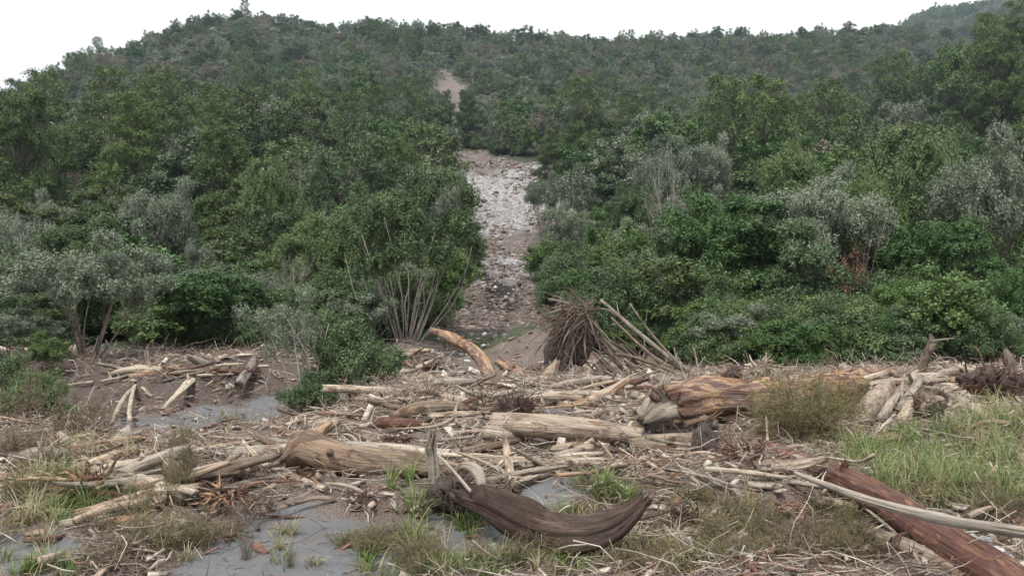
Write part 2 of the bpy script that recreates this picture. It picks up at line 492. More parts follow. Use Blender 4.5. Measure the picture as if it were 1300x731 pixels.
# ============================================================ ground
def ground_mats():
    M = {}
    # river sand, and silt mixed with rotted bark where the flood left its debris
    m, nt, b, out = newmat('river_silt'); M['sand'] = m; M['silt'] = m
    tc_ = nt.nodes.new('ShaderNodeTexCoord').outputs['Object']
    a = noise(nt, tc_, 0.8, 5, 0.6); f = noise(nt, tc_, 260, 2, 0.7)
    col = ramp(nt, a, [(0.3, (0.095, 0.100, 0.105)), (0.5, (0.125, 0.130, 0.137)), (0.72, (0.165, 0.169, 0.175))])
    col = mixc(nt, 0.5, col, ramp(nt, f, [(0.3, (0.06, 0.06, 0.065)), (0.7, (0.21, 0.212, 0.22))]))
    peb = nt.nodes.new('ShaderNodeTexVoronoi'); peb.inputs['Scale'].default_value = 14; nt.links.new(tc_, peb.inputs['Vector'])
    col = mixc(nt, maprange(nt, peb.outputs['Distance'], 0.06, 0.10, 0.75, 0), col, (0.10, 0.08, 0.06))
    rip = noise(nt, mapping(nt, tc_, (1.2, 9, 1)), 1.0, 4, 0.6, 0.8)
    col = mixc(nt, maprange(nt, rip, 0.52, 0.62, 0, 0.35), col, (0.10, 0.10, 0.10))
    a2 = noise(nt, tc_, 1.3, 6, 0.7); f2 = noise(nt, tc_, 45, 4, 0.75)
    c2 = ramp(nt, a2, [(0.32, (0.060, 0.046, 0.040)), (0.48, (0.105, 0.080, 0.068)), (0.60, (0.15, 0.125, 0.11)), (0.72, (0.15, 0.145, 0.14))])
    c2 = mixc(nt, 0.6, c2, ramp(nt, f2, [(0.35, (0.03, 0.022, 0.018)), (0.5, (0.12, 0.09, 0.075)), (0.68, (0.36, 0.30, 0.26))]))
    at = nt.nodes.new('ShaderNodeAttribute'); at.attribute_name = 'sandy'
    ad0 = nt.nodes.new('ShaderNodeMath'); ad0.operation = 'ADD'; nt.links.new(at.outputs['Fac'], ad0.inputs[0])
    nt.links.new(maprange(nt, noise(nt, tc_, 3.5, 6, 0.75), 0.3, 0.7, -0.45, 0.45), ad0.inputs[1])
    k = maprange(nt, ad0.outputs[0], 0.35, 0.6)
    bk = nt.nodes.new('ShaderNodeAttribute'); bk.attribute_name = 'raw_earth'
    c3 = ramp(nt, f2, [(0.35, (0.022, 0.016, 0.013)), (0.52, (0.068, 0.050, 0.042)), (0.70, (0.20, 0.165, 0.14))])
    c2 = mixc(nt, bk.outputs['Fac'], c2, c3)
    nt.links.new(mixc(nt, k, c2, col), b.inputs['Base Color']); b.inputs['Roughness'].default_value = 0.8
    ad = nt.nodes.new('ShaderNodeMath'); ad.operation = 'ADD'; nt.links.new(f2, ad.inputs[0]); nt.links.new(rip, ad.inputs[1])
    bumpn(nt, b, ad.outputs[0], 0.8, 0.02)
    # forest floor
    m, nt, b, out = newmat('forest_floor'); M['floor'] = m
    tc_ = nt.nodes.new('ShaderNodeTexCoord').outputs['Object']
    a = noise(nt, tc_, 0.35, 6, 0.7); f = noise(nt, tc_, 5.0, 4, 0.75)
    col = ramp(nt, a, [(0.3, (0.030, 0.042, 0.020)), (0.5, (0.045, 0.062, 0.028)), (0.7, (0.070, 0.082, 0.042))])
    col = mixc(nt, 0.5, col, ramp(nt, f, [(0.35, (0.02, 0.022, 0.014)), (0.65, (0.08, 0.09, 0.05))]))
    nt.links.new(col, b.inputs['Base Color']); b.inputs['Roughness'].default_value = 0.95
    bumpn(nt, b, f, 1.0, 0.15)
    # raw landslip: brown rubble with pale scoured rock
    m, nt, b, out = newmat('landslip_rock'); M['slip'] = m
    tc_ = nt.nodes.new('ShaderNodeTexCoord').outputs['Object']
    a = noise(nt, mapping(nt, tc_, (0.16, 0.05, 0.05)), 1.0, 6, 0.65, 0.5)
    f = noise(nt, mapping(nt, tc_, (1, 0.55, 0.8)), 1.5, 7, 0.80)
    v = nt.nodes.new('ShaderNodeTexVoronoi'); v.inputs['Scale'].default_value = 1.9; nt.links.new(mapping(nt, tc_, (1, 0.5, 1)), v.inputs['Vector'])
    brown = ramp(nt, f, [(0.34, (0.06, 0.045, 0.038)), (0.48, (0.135, 0.105, 0.09)), (0.64, (0.28, 0.24, 0.215))])
    pale = ramp(nt, f, [(0.36, (0.11, 0.105, 0.105)), (0.48, (0.28, 0.275, 0.27)), (0.62, (0.54, 0.535, 0.53))])
    at = nt.nodes.new('ShaderNodeAttribute'); at.attribute_name = 'rock'
    ad = nt.nodes.new('ShaderNodeMath'); ad.operation = 'ADD'
    nt.links.new(at.outputs['Fac'], ad.inputs[0]); nt.links.new(a, ad.inputs[1])
    col = mixc(nt, maprange(nt, ad.outputs[0], 0.90, 1.20), brown, pale)
    sk = noise(nt, mapping(nt, tc_, (1.1, 0.16, 0.3)), 1.0, 6, 0.75, 0.6)
    col = mixc(nt, maprange(nt, sk, 0.50, 0.62, 0, 0.65), col, brown)
    col = mixc(nt, maprange(nt, noise(nt, tc_, 4.5, 3, 0.8), 0.60, 0.68, 0, 0.8), col, (0.40, 0.385, 0.37))
    shd = nt.nodes.new('ShaderNodeAttribute'); shd.attribute_name = 'gully_shade'
    col = mixc(nt, shd.outputs['Fac'], col, (0.022, 0.020, 0.019))  # shade of the gully drop, painted near-black into the rock colour
    nt.links.new(col, b.inputs['Base Color']); b.inputs['Roughness'].default_value = 0.85
    bumpn(nt, b, f, 1.0, 0.5)
    return M

def make_ground():
    M = ground_mats()
    ys = [-60.0, -40, -20, -8, -2, 1.0, 3.0, 4.5]
    y = 5.0
    while y < 14: ys.append(y); y += 0.055
    while y < 34: ys.append(y); y += 0.11
    while y < 120: ys.append(y); y += 0.28 + (y - 34) * 0.006
    while y < 430: ys.append(y); y += 0.9 + (y - 120) * 0.005
    while y < 720: ys.append(y); y += 4.0
    while y < 1500: ys.append(y); y += 16
    ys.append(1500.0)
    ys = np.array(ys)
    un = np.concatenate([np.linspace(-3.4, -0.72, 26), np.linspace(-0.70, -0.125, 150), np.linspace(-0.122, 0.082, 200), np.linspace(0.085, 0.70, 150), np.linspace(0.72, 3.4, 26)])
    wid = np.maximum(ys, 18.0)
    wid = np.where(ys > 14, ys, 8 + 6 * np.clip(ys, 0, 14) / 14)
    U, Y = np.meshgrid(un, ys)
    X = U * wid[:, None]
    # sides beyond the view widen less far away so that the sheet stays inside the air
    X = np.clip(X, -1150, 1150)
    Z = h(X, Y)
    Z = np.maximum(Z, -2.0)
    V = np.stack([X, Y, Z], -1).reshape(-1, 3)
    ny, nx = X.shape
    i, j = np.meshgrid(np.arange(ny - 1), np.arange(nx - 1), indexing='ij')
    q = np.stack([i * nx + j, i * nx + j + 1, (i + 1) * nx + j + 1, (i + 1) * nx + j], -1).reshape(-1, 4)
    cx = V[q].mean(1)
    s = slip(cx[:, 0], cx[:, 1]); sm = sandmask(cx[:, 0], cx[:, 1])
    near = cx[:, 1] < 35 + 2.5 * vnoise(cx[:, 0] / 4, cx[:, 1] * 0, 12)
    bankz = (cx[:, 1] > 21.5) & (cx[:, 1] < 31) & (cx[:, 0] < -4.5)
    kind = np.where((s > 0.5) & (cx[:, 1] > 34 + vnoise(cx[:, 0] / 1.5, cx[:, 0] * 0, 3)), 3, np.where(near, np.where(sm > 0.5, 0, 1), 2))
    bankz = bankz & True
    kind = np.where(bankz & (kind == 2), 1, kind)
    for k, (nm, mk) in enumerate((('sand_flat', 'sand'), ('debris_ground', 'silt'), ('hillside', 'floor'), ('landslip', 'slip'))):
        qq = q[kind == k]
        used = np.unique(qq); re = -np.ones(len(V), int); re[used] = np.arange(len(used))
        mb = MB(); mb.add(V[used], re[qq])
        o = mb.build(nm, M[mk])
        tag(o, kind='structure')
        if k < 2:
            P = V[used]; at = o.data.attributes.new('sandy', 'FLOAT', 'POINT'); at.data.foreach_set('value', sandmask(P[:, 0], P[:, 1]).astype(np.float32))
            at = o.data.attributes.new('raw_earth', 'FLOAT', 'POINT'); at.data.foreach_set('value', (0.85 * sstep(-3.5, -4.8, P[:, 0]) * sstep(22.3, 23.6, P[:, 1] + 0.6 * vnoise(P[:, 0], P[:, 1], 4))).astype(np.float32))
        if k == 3:
            at = o.data.attributes.new('rock', 'FLOAT', 'POINT')
            P = V[used]
            yy = P[:, 1]
            rk = np.interp(yy, [40, 60, 64, 74, 78, 90, 96, 108, 118, 140, 150, 190, 205, 300, 330, 420], [0.15, 0.2, 0.5, 0.5, 0.15, 0.65, 0.74, 0.40, 0.40, 0.75, 0.80, 0.80, 0.40, 0.2, 0.12, 0.1])
            u = P[:, 0] / yy; c = np.interp(yy, SLP_Y, SLP_U)
            rk = rk - 0.35 * sstep(0.02, 0.045, u - c) * sstep(70, 90, yy) * (1 - sstep(118, 140, yy))
            at.data.foreach_set('value', rk.astype(np.float32))
            gully_shade = sstep(0.022, 0.012, np.abs(u + 0.012 + 0.006 * vnoise(yy / 2, P[:, 0], 8)) ) * sstep(55, 58, yy) * sstep(84, 76, yy) + 0.8 * sstep(0.03, 0.02, np.abs(u - c)) * np.exp(-((yy - 95 - 60 * (u - c)) / 1.6) ** 2)  # painted shade along the stream cut, plus a dark band across the slip
            at2 = o.data.attributes.new('gully_shade', 'FLOAT', 'POINT'); at2.data.foreach_set('value', np.clip(gully_shade, 0, 1).astype(np.float32))
    return M
GM = make_ground()

# ============================================================ trees
LM = {
    'olive':  leaf_mat('olive_foliage', (0.069, 0.108, 0.050), (0.089, 0.135, 0.060), (0.124, 0.177, 0.067), 0.15),
    'grey':   leaf_mat('grey_green_foliage', (0.133, 0.165, 0.116), (0.171, 0.204, 0.144), (0.208, 0.239, 0.173), 0.1),
    'brown':  leaf_mat('brown_grey_foliage', (0.161, 0.147, 0.100), (0.193, 0.175, 0.121), (0.222, 0.196, 0.144), 0.1),
    'green':  leaf_mat('broadleaf_foliage', (0.049, 0.103, 0.032), (0.066, 0.128, 0.039), (0.094, 0.160, 0.044), 0.15, 0.28, 0.5),
    'dark':   leaf_mat('dark_conifer_foliage', (0.048, 0.075, 0.029), (0.065, 0.097, 0.034), (0.084, 0.118, 0.037), 0.08),
    'rimu':   leaf_mat('drooping_conifer_foliage', (0.058, 0.095, 0.032), (0.077, 0.119, 0.037), (0.101, 0.149, 0.041), 0.1),
    'bluish': leaf_mat('blue_green_foliage', (0.072, 0.112, 0.058), (0.090, 0.133, 0.069), (0.103, 0.153, 0.076), 0.12, 0.25, 0.5),
    'fresh':  leaf_mat('fresh_green_foliage', (0.083, 0.145, 0.042), (0.102, 0.166, 0.051), (0.124, 0.187, 0.058), 0.2, 0.35, 0.45),
    'rust':   leaf_mat('rusty_dead_foliage', (0.146, 0.079, 0.049), (0.171, 0.098, 0.061), (0.183, 0.110, 0.073), 0.1),
}
def bark_mat(name, a, b_):
    m, nt, b, out = newmat(name)
    t = nt.nodes.new('ShaderNodeTexCoord').outputs['Object']
    f = noise(nt, mapping(nt, t, (5, 5, 0.9)), 1.5, 5, 0.7)
    nt.links.new(ramp(nt, f, [(0.35, a), (0.65, b_)]), b.inputs['Base Color'])
    b.inputs['Roughness'].default_value = 0.85
    bumpn(nt, b, f, 0.6, 0.03)
    return m
BK = {'brown': bark_mat('brown_bark', (0.09, 0.07, 0.055), (0.20, 0.165, 0.13)),
      'pale': bark_mat('pale_bark', (0.14, 0.12, 0.10), (0.36, 0.325, 0.285)),
      'dark': bark_mat('dark_bark', (0.035, 0.03, 0.025), (0.10, 0.085, 0.07))}

def unit(v):
    return v / (np.linalg.norm(v, axis=-1, keepdims=True) + 1e-9)

def leaves(mb, rs, C, Rr, n_sprig, n_leaf, size, shape):
    """C (k,3) puff centres with radii Rr (k,3); every puff holds sprigs near its shell, every sprig a spray of leaves"""
    k = len(C)
    if k == 0: return
    N = k * n_sprig
    ci = np.repeat(np.arange(k), n_sprig)
    d = unit(rs.randn(N, 3) * [1, 1, 0.9] + [0, 0, shape.get('lift', 0.35)])
    rad = rs.rand(N, 1) ** (0.6 * shape.get('shell', 0.35))
    S = C[ci] + d * Rr[ci] * rad * (0.85 + 0.3 * rs.rand(N, 1))
    axis = unit(d * shape.get('out', 0.6) + np.array([0, 0, shape.get('up', 0.5)]) + 0.35 * rs.randn(N, 3))
    si = np.repeat(np.arange(N), n_leaf)
    M = N * n_leaf
    ax = axis[si]
    t = (rs.rand(M, 1) - 0.4) * shape.get('long', 0.5)
    p = S[si] + ax * t + rs.randn(M, 3) * shape.get('fat', 0.12)
    nrm = unit(d[si] * 0.9 + np.array([0, 0, 0.35]) + 0.48 * rs.randn(M, 3))
    tan = unit(np.cross(nrm, rs.randn(M, 3)) + ax * shape.get('along', 0.3))
    bi = unit(np.cross(nrm, tan))
    L = size * (0.45 + 1.0 * rs.rand(M, 1) ** 1.5); W = L * shape.get('slim', 0.5)
    V = np.stack([p - tan * L, p + bi * W, p + tan * L, p - bi * W], 1).reshape(-1, 3)
    mb.add(V, np.arange(M * 4).reshape(M, 4))

SHAPES = {
    'round':  dict(lift=1.0, shell=0.30, out=0.7, up=0.4, long=0.5, fat=0.10, slim=0.5, face=0.8),
    'broom':  dict(lift=0.95, shell=0.55, out=0.5, up=1.0, long=0.7, fat=0.07, slim=0.34, face=0.35, along=0.8),
    'droop':  dict(lift=0.35, shell=0.35, out=0.5, up=-0.7, long=0.8, fat=0.10, slim=0.30, face=0.1, along=1.0),
    'layer':  dict(lift=1.1, shell=0.40, out=1.0, up=0.05, long=0.6, fat=0.09, slim=0.5, face=0.0),
}

def make_tree(kind, leafm, barkm, H=9.0, W=6.0, npuff=26, nspr=26, nleaf=18, size=0.09, seed=1, stems=1, base=0.25, spread=0.15, puff=0.27, bare=0, flatz=0.75):
    """meshes of one tree: trunk with limbs, crown"""
    rs = np.random.RandomState(seed)
    tk, cr = MB(), MB()
    cz0, cz1 = H * base, H
    cc = np.array([0, 0, (cz0 + cz1) / 2]); ch = (cz1 - cz0) / 2
    C = []
    tries = 0
    while len(C) < npuff and tries < 4000:
        tries += 1
        d = unit(rs.randn(3)); 
        if kind == 'droop':
            z = rs.rand(); rr = (0.95 - 0.62 * z ** 1.3) * (0.5 + 0.5 * rs.rand()); a = rs.rand() * 6.283
            p = np.array([math.cos(a) * rr * W / 2, math.sin(a) * rr * W / 2, cz0 + (cz1 - cz0) * z * 0.97])
        elif kind == 'layer':
            z = rs.randint(0, 6) / 5.5; rr = (1.0 - 0.75 * z) * (0.25 + 0.75 * rs.rand()); a = rs.rand() * 6.283
            p = np.array([math.cos(a) * rr * W / 2, math.sin(a) * rr * W / 2, cz0 + (cz1 - cz0) * (z + 0.04 * rs.randn())])
        else:
            if d[2] < -0.45: continue
            rr = (0.38 + 0.52 * rs.rand() + 0.10 * rs.randn()) * (1 + 0.26 * float(vnoise(d[0] * 1.6 + 40 + seed, d[1] * 1.6 + d[2] * 1.3, seed)))
            p = cc + d * rr * np.array([W / 2, W / 2, ch])
            p[2] += 0.05 * H * rs.randn()
        if C and min(np.linalg.norm((p - c) / [W, W, H * 0.8]) for c in C) < 0.85 / math.sqrt(npuff): continue
        C.append(p)
    C = np.array(C)
    pr = W * puff * (0.65 + 0.7 * rs.rand(len(C), 1))
    Rr = pr * np.array([[1, 1, flatz]])
    if bare: keep = rs.rand(len(C)) > bare
    else: keep = np.ones(len(C), bool)
    sh = dict(SHAPES[kind]); sc = size / 0.09
    sh['long'] *= 0.5 + 0.5 * sc; sh['fat'] *= 0.5 + 0.5 * sc
    leaves(cr, rs, C[keep], Rr[keep], nspr, nleaf, size, sh)
    # stems and limbs
    ns = stems
    starts = []
    for s in range(ns):
        a = 6.283 * s / ns + rs.rand()
        b0 = np.array([math.cos(a), math.sin(a), 0]) * ((0.18 if ns < 12 else 0.10 + 0.25 * rs.rand()) * (ns > 1))
        tip = np.array([math.cos(a), math.sin(a), 0]) * W * spread * (ns > 1) * (0.5 + rs.rand()) + np.array([0.04 * W * rs.randn(), 0.04 * W * rs.randn(), H * (0.62 + 0.18 * rs.rand())])
        mid = (b0 + tip) / 2 + np.array([rs.randn(), rs.randn(), 0]) * (0.035 if ns < 12 else 0.055) * H
        r0 = H * (0.020 if ns == 1 else 0.0075 if ns < 12 else 0.0042) * (0.8 + 0.4 * rs.rand())
        P = [b0 - [0, 0, 0.5], b0, mid, tip]
        Cc, rr = tube(tk, P, [r0 * 1.5, r0 * 1.15, r0 * 0.75, r0 * 0.25], n=9, seg=7, flute=0.08, seed=seed + s)
        starts.append((Cc, rr))
    for q_, c in enumerate(C):
        Cc, rr = starts[q_ % ns] if ns > 1 else starts[0]
        if ns > 1:
            Cc, rr = min(starts, key=lambda s_: np.min(np.linalg.norm(s_[0] - c, axis=1)))
        want = c[2] - 0.55 * np.linalg.norm(c[:2]) - 0.05 * H
        k = int(np.clip(np.argmin(np.abs(Cc[:, 2] - want)), 2, len(Cc) - 2))
        a0 = Cc[k]; mid = a0 * 0.45 + c * 0.55 + np.array([0, 0, (-0.03 if kind != 'broom' else -0.06) * H]) + rs.randn(3) * 0.02 * H
        r0 = min(rr[k] * 0.6, H * 0.006 + 0.01)
        tube(tk, [a0, mid, c + [0, 0, pr[q_, 0] * 0.2]], [r0, r0 * 0.6, r0 * 0.22], n=6, seg=5)
        if not keep[q_] or bare or rs.rand() < 0.5:
            for e in range(2 if keep[q_] else 5):
                dd = unit(rs.randn(3) * [1, 1, 0.6] + [0, 0, 0.9]) * pr[q_, 0] * (0.9 + 0.6 * rs.rand())
                tube(tk, [c * 0.8 + mid * 0.2, c + dd * 0.5 + rs.randn(3) * 0.08, c + dd], [r0 * 0.4, r0 * 0.25, r0 * 0.08], n=4, seg=4)
    return tk.mesh('trunk', BK[barkm]), cr.mesh('crown', LM[leafm], smooth=False)

PROTO = {}
def proto(key, *a, **k):
    t, c = make_tree(*a, **k)
    PROTO[key] = dict(trunk=t, crown=c, H=k.get('H', 9.0), W=k.get('W', 6.0), root=None)

# near kinds
N1 = dict(nspr=70, nleaf=28)
K1 = dict(nspr=66, nleaf=26)
proto('broadleaf_a', 'round', 'green', 'dark', H=8, W=8, npuff=29, size=0.085, seed=11, base=0.10, puff=0.120, **N1)
proto('broadleaf_b', 'layer', 'green', 'dark', H=9, W=7, npuff=29, size=0.085, seed=12, base=0.12, puff=0.124, flatz=0.5, **N1)
proto('broadleaf_c', 'round', 'bluish', 'dark', H=7, W=6, npuff=26, size=0.095, seed=13, base=0.05, puff=0.124, **N1)
proto('kanuka_a', 'broom', 'olive', 'brown', H=9, W=6.5, npuff=32, size=0.085, seed=21, stems=7, base=0.26, puff=0.108, spread=0.24, flatz=1.2, **K1)
proto('kanuka_b', 'broom', 'grey', 'brown', H=7, W=6.5, npuff=29, size=0.075, seed=22, stems=9, base=0.42, puff=0.104, spread=0.28, flatz=0.9, **K1)
proto('kanuka_c', 'broom', 'grey', 'pale', H=6, W=4, npuff=24, nspr=36, nleaf=20, size=0.055, seed=23, stems=9, base=0.35, puff=0.12, spread=0.3, flatz=1.0, bare=0.1)
proto('kanuka_d', 'broom', 'olive', 'brown', H=10, W=6, npuff=38, size=0.085, seed=24, stems=3, base=0.10, puff=0.108, spread=0.15, flatz=1.4, **K1)
proto('fan_tree', 'broom', 'olive', 'pale', H=9, W=6.5, npuff=32, size=0.085, seed=25, stems=24, base=0.36, puff=0.108, spread=0.40, flatz=1.2, **K1)
proto('rimu_a', 'droop', 'rimu', 'dark', H=16, W=9, npuff=55, nspr=46, nleaf=24, size=0.12, seed=31, base=0.10, puff=0.099)
proto('conifer_a', 'layer', 'dark', 'dark', H=10, W=7, npuff=38, nspr=54, nleaf=24, size=0.09, seed=32, base=0.08, puff=0.108, flatz=0.4)
proto('fresh_a', 'round', 'fresh', 'brown', H=4, W=4, npuff=31, nspr=32, nleaf=22, size=0.07, seed=41, base=0.03, puff=0.118, stems=4)
proto('sparse_a', 'broom', 'grey', 'pale', H=9, W=5, npuff=44, nspr=12, nleaf=12, size=0.06, seed=42, stems=5, base=0.2, puff=0.12, spread=0.2, flatz=1.1, bare=0.3)
proto('bush_a', 'round', 'olive', 'dark', H=3, W=4, npuff=34, nspr=32, nleaf=24, size=0.050, seed=43, base=0.0, puff=0.118, stems=5)
proto('bush_b', 'round', 'brown', 'brown', H=2, W=3, npuff=22, nspr=22, nleaf=20, size=0.036, seed=44, base=0.0, puff=0.17, stems=5)
proto('bush_rust', 'round', 'rust', 'brown', H=3, W=3, npuff=14, nspr=12, nleaf=12, size=0.06, seed=45, base=0.0, puff=0.15, stems=4)
# hillside kinds: fewer, larger leaf sprays
F1 = dict(nspr=30, nleaf=13)
proto('hill_olive', 'broom', 'olive', 'brown', H=9, W=6.5, npuff=21, size=0.16, seed=51, base=0.10, puff=0.126, stems=3, flatz=1.2, **F1)
proto('hill_olive2', 'round', 'olive', 'brown', H=8, W=7, npuff=20, size=0.16, seed=52, base=0.05, puff=0.133, **F1)
proto('hill_grey', 'broom', 'grey', 'pale', H=9, W=6, npuff=21, size=0.15, seed=53, base=0.2, puff=0.118, stems=4, flatz=1.3, **F1)
proto('hill_grey2', 'round', 'grey', 'pale', H=8, W=7, npuff=20, size=0.15, seed=54, base=0.1, puff=0.126, **F1)
proto('hill_brown', 'broom', 'brown', 'pale', H=8, W=6, npuff=20, size=0.15, seed=55, base=0.2, puff=0.118, stems=3, flatz=1.3, **F1)
proto('hill_green', 'round', 'green', 'dark', H=9, W=8, npuff=23, size=0.17, seed=56, base=0.05, puff=0.126, **F1)
proto('hill_dark', 'round', 'dark', 'dark', H=11, W=8, npuff=26, size=0.17, seed=57, base=0.05, puff=0.126, **F1)
proto('hill_rimu', 'droop', 'rimu', 'dark', H=15, W=8, npuff=34, size=0.16, seed=58, base=0.15, puff=0.096, **F1)
proto('hill_blue', 'layer', 'bluish', 'dark', H=9, W=7, npuff=26, size=0.16, seed=59, base=0.1, puff=0.111, flatz=0.5, **F1)
proto('hill_bare', 'broom', 'grey', 'pale', H=10, W=4, npuff=22, size=0.16, seed=60, nspr=3, nleaf=6, base=0.3, puff=0.16, stems=2, bare=0.75)

def plant(key, name, x, y, H, W, rz, label, cat='tree', group=None, z=None, lean=(0, 0)):
    p = PROTO[key]
    if z is None: z = hf(x, y) - 0.1
    e = empty(name, (x, y, z), rz)
    e.rotation_euler = (lean[0], lean[1], rz)
    e.scale = (W / p['W'], W / p['W'], H / p['H'])
    tag(e, label, cat, group)
    c = link(bpy.data.objects.new('crown', p['crown']), e)
    t = link(bpy.data.objects.new('trunk', p['trunk']), e)
    if p['root'] is None: p['root'] = (c, t)
    return e

_rs = np.random.RandomState(7)
OCC = []       # ground already taken by the trees one can tell apart
def spec(key, px, d, py_top, wpx, label, name='tree', cat='tree', lean=(0, 0), dz=0.0, rz=None, grow=1.12):
    a, _ = ray(px, 400)
    x = a * d
    z = hf(x, d) - 0.1 + dz
    H = max(0.5, (top_z(py_top, d) - z) * 1.02)
    W = wpx / F * d * grow
    plant(key, name, x, d, H, W, _rs.rand() * 6.28 if rz is None else rz, label, cat, z=z, lean=lean)
    OCC.append((x, d, W / 2, z + H))

# --- the forest edge, left
spec('kanuka_b', 112, 27.5, 322, 165, 'spreading grey-green tree with bare leaning stems standing above the left mud bank', 'multistem_tree')
spec('broadleaf_a', 268, 33, 335, 165, 'deep green domed broadleaf tree standing behind the left mud bank', 'broadleaf_tree')
spec('kanuka_c', 392, 20.6, 374, 100, 'sparse pale young tree with thin white stems leaning beside the dark green bush', 'young_tree', lean=(0, 0.22))
spec('fan_tree', 515, 33, 248, 150, 'tall olive tree with a fan of bare upright stems left of the slip fan', 'multistem_tree')
spec('bush_a', 448, 21.6, 412, 122, 'dense dark green bush hanging over the debris left of the slip fan', 'bush', 'bush')
spec('bush_a', 398, 20.2, 478, 80, 'low dark green bush at the foot of the sparse pale young tree', 'bush', 'bush')
spec('bush_a', 42, 18.0, 480, 96, 'low grey-leaved bush beside the left edge of the sand channel', 'bush', 'bush')
spec('bush_a', 20, 21, 455, 80, 'dark leafy bush behind the low grey-leaved bush', 'bush', 'bush')
spec('fresh_a', 62, 25, 427, 45, 'small fresh green shrub left of the tree with leaning stems', 'shrub', 'shrub')
spec('kanuka_b', 15, 26, 400, 110, 'grey-green feathery shrub cut by the frame edge above the leafy bushes', 'shrub', 'shrub')
spec('bush_b', 105, 20.5, 512, 70, 'brown wilted bush on the left edge of the sand channel', 'bush', 'bush')
spec('fresh_a', 575, 38, 318, 62, 'bright green shrub poking out behind the fan of bare stems', 'shrub', 'shrub', dz=1.2)
spec('kanuka_d', 445, 42, 250, 120, 'tall olive tree rising behind the dark green bush', 'tree')
spec('kanuka_d', 385, 40, 292, 100, 'silver-green tree with grey stems behind the sparse pale young tree', 'tree')
spec('sparse_a', 372, 36, 315, 60, 'half bare silver tree in front of the silver-green tree', 'sparse_tree')
spec('broadleaf_a', 62, 40, 330, 110, 'yellow-green bushy tree behind the tree with leaning stems', 'broadleaf_tree')
spec('broadleaf_c', 8, 34, 340, 90, 'olive bushy tree at the left edge below the tall dark conifers', 'tree')
spec('kanuka_c', 195, 33, 395, 60, 'thin brown-stemmed sapling between the domed broadleaf and the leaning stems', 'sapling')
spec('bush_a', 328, 31, 405, 60, 'dark shrub at the foot of the domed broadleaf tree', 'shrub', 'shrub')
spec('bush_b', 562, 38, 402, 45, 'olive scrub clump on the small mound beside the fan of bare stems', 'shrub', 'shrub')
spec('conifer_a', 105, 60, 246, 95, 'dark green tree with flat layered branches below the left conifers', 'conifer_tree')
spec('conifer_a', 145, 66, 262, 60, 'smaller dark green layered tree beside the larger layered one', 'conifer_tree')
spec('kanuka_b', 195, 55, 250, 95, 'grey-green rounded tree between the layered tree and the tall central conifer', 'tree')
spec('rimu_a', 282, 68, 168, 115, 'tall dark conifer with drooping olive sprays rising above the domed broadleaf', 'conifer_tree')
spec('rimu_a', 18, 75, 118, 120, 'tall dark conifer cut by the left edge of the frame', 'conifer_tree')
spec('rimu_a', 66, 84, 160, 80, 'drooping conifer standing right of the one at the left edge', 'conifer_tree')
spec('rimu_a', 165, 115, 124, 100, 'tall bright olive conifer standing alone above the canopy on the left', 'conifer_tree', grow=1.2)
spec('kanuka_a', 335, 62, 205, 85, 'olive tree close against the right side of the tall central conifer', 'tree')
spec('kanuka_d', 478, 58, 235, 95, 'olive tree behind the fan of bare stems, left of the slip', 'tree')
spec('broadleaf_c', 582, 76, 268, 68, 'round dark olive tree on the left edge of the slip', 'tree')
spec('kanuka_b', 560, 90, 235, 70, 'grey-green tree above the round olive tree beside the slip', 'tree')
spec('rimu_a', 508, 120, 180, 75, 'dark conifer left of the top of the pale rock', 'conifer_tree')
spec('rimu_a', 592, 250, 116, 34, 'small pointed dark conifer just below the upper scar', 'conifer_tree', grow=1.3)
# --- right of the slip
spec('kanuka_b', 722, 66, 268, 62, 'rounded grey-green tree on the right edge of the slip', 'tree')
spec('broadleaf_b', 762, 55, 272, 62, 'dark glossy narrow tree right of the rounded grey-green tree', 'broadleaf_tree')
spec('bush_a', 722, 46, 330, 90, 'olive bushy tree above the root plate, at the lower right of the slip', 'bush', 'bush')
spec('kanuka_c', 760, 40, 375, 80, 'scrubby olive tree behind the upturned root plate', 'tree')
spec('broadleaf_c', 832, 42, 300, 75, 'blue-green tree behind the fallen stems', 'broadleaf_tree')
spec('sparse_a', 850, 66, 172, 75, 'tall half bare brown-grey tree rising over the blue-green tree', 'sparse_tree')
spec('kanuka_d', 800, 70, 238, 75, 'olive-brown tree between the slip and the tall half bare tree', 'tree')
spec('broadleaf_b', 955, 40, 262, 170, 'large glossy green tree with layered boughs behind the orange trunk', 'broadleaf_tree')
spec('broadleaf_a', 890, 46, 232, 120, 'green broadleaf tree left of and behind the large layered tree', 'broadleaf_tree')
spec('broadleaf_c', 1030, 38, 292, 90, 'blue-green glossy tree overlapping the right of the large layered tree', 'broadleaf_tree')
spec('broadleaf_a', 895, 36.5, 372, 85, 'dark green shrubby tree below the large layered tree', 'broadleaf_tree')
spec('kanuka_d', 1005, 62, 182, 95, 'tall olive feathery tree above the large layered tree', 'tree')
spec('kanuka_a', 1150, 50, 168, 150, 'tall yellow-green feathery tree, tallest on the right forest edge', 'tree')
spec('kanuka_d', 1098, 46, 215, 85, 'olive tree pressed against the left of the tallest feathery tree', 'tree')
spec('kanuka_b', 1262, 44, 205, 130, 'pale grey-green spreading tree near the right edge of the frame', 'tree')
spec('broadleaf_b', 1235, 37, 285, 90, 'dark blue-green tree below the pale spreading tree', 'broadleaf_tree')
spec('fresh_a', 1205, 31.5, 350, 110, 'fresh green rounded bush with pale twigs on the right forest edge', 'bush', 'bush')
spec('broadleaf_a', 1150, 33.5, 345, 90, 'mid green bush left of the fresh green rounded bush', 'bush', 'bush')
spec('fresh_a', 968, 31, 410, 75, 'bright green bush at the forest foot behind the orange trunk', 'bush', 'bush')
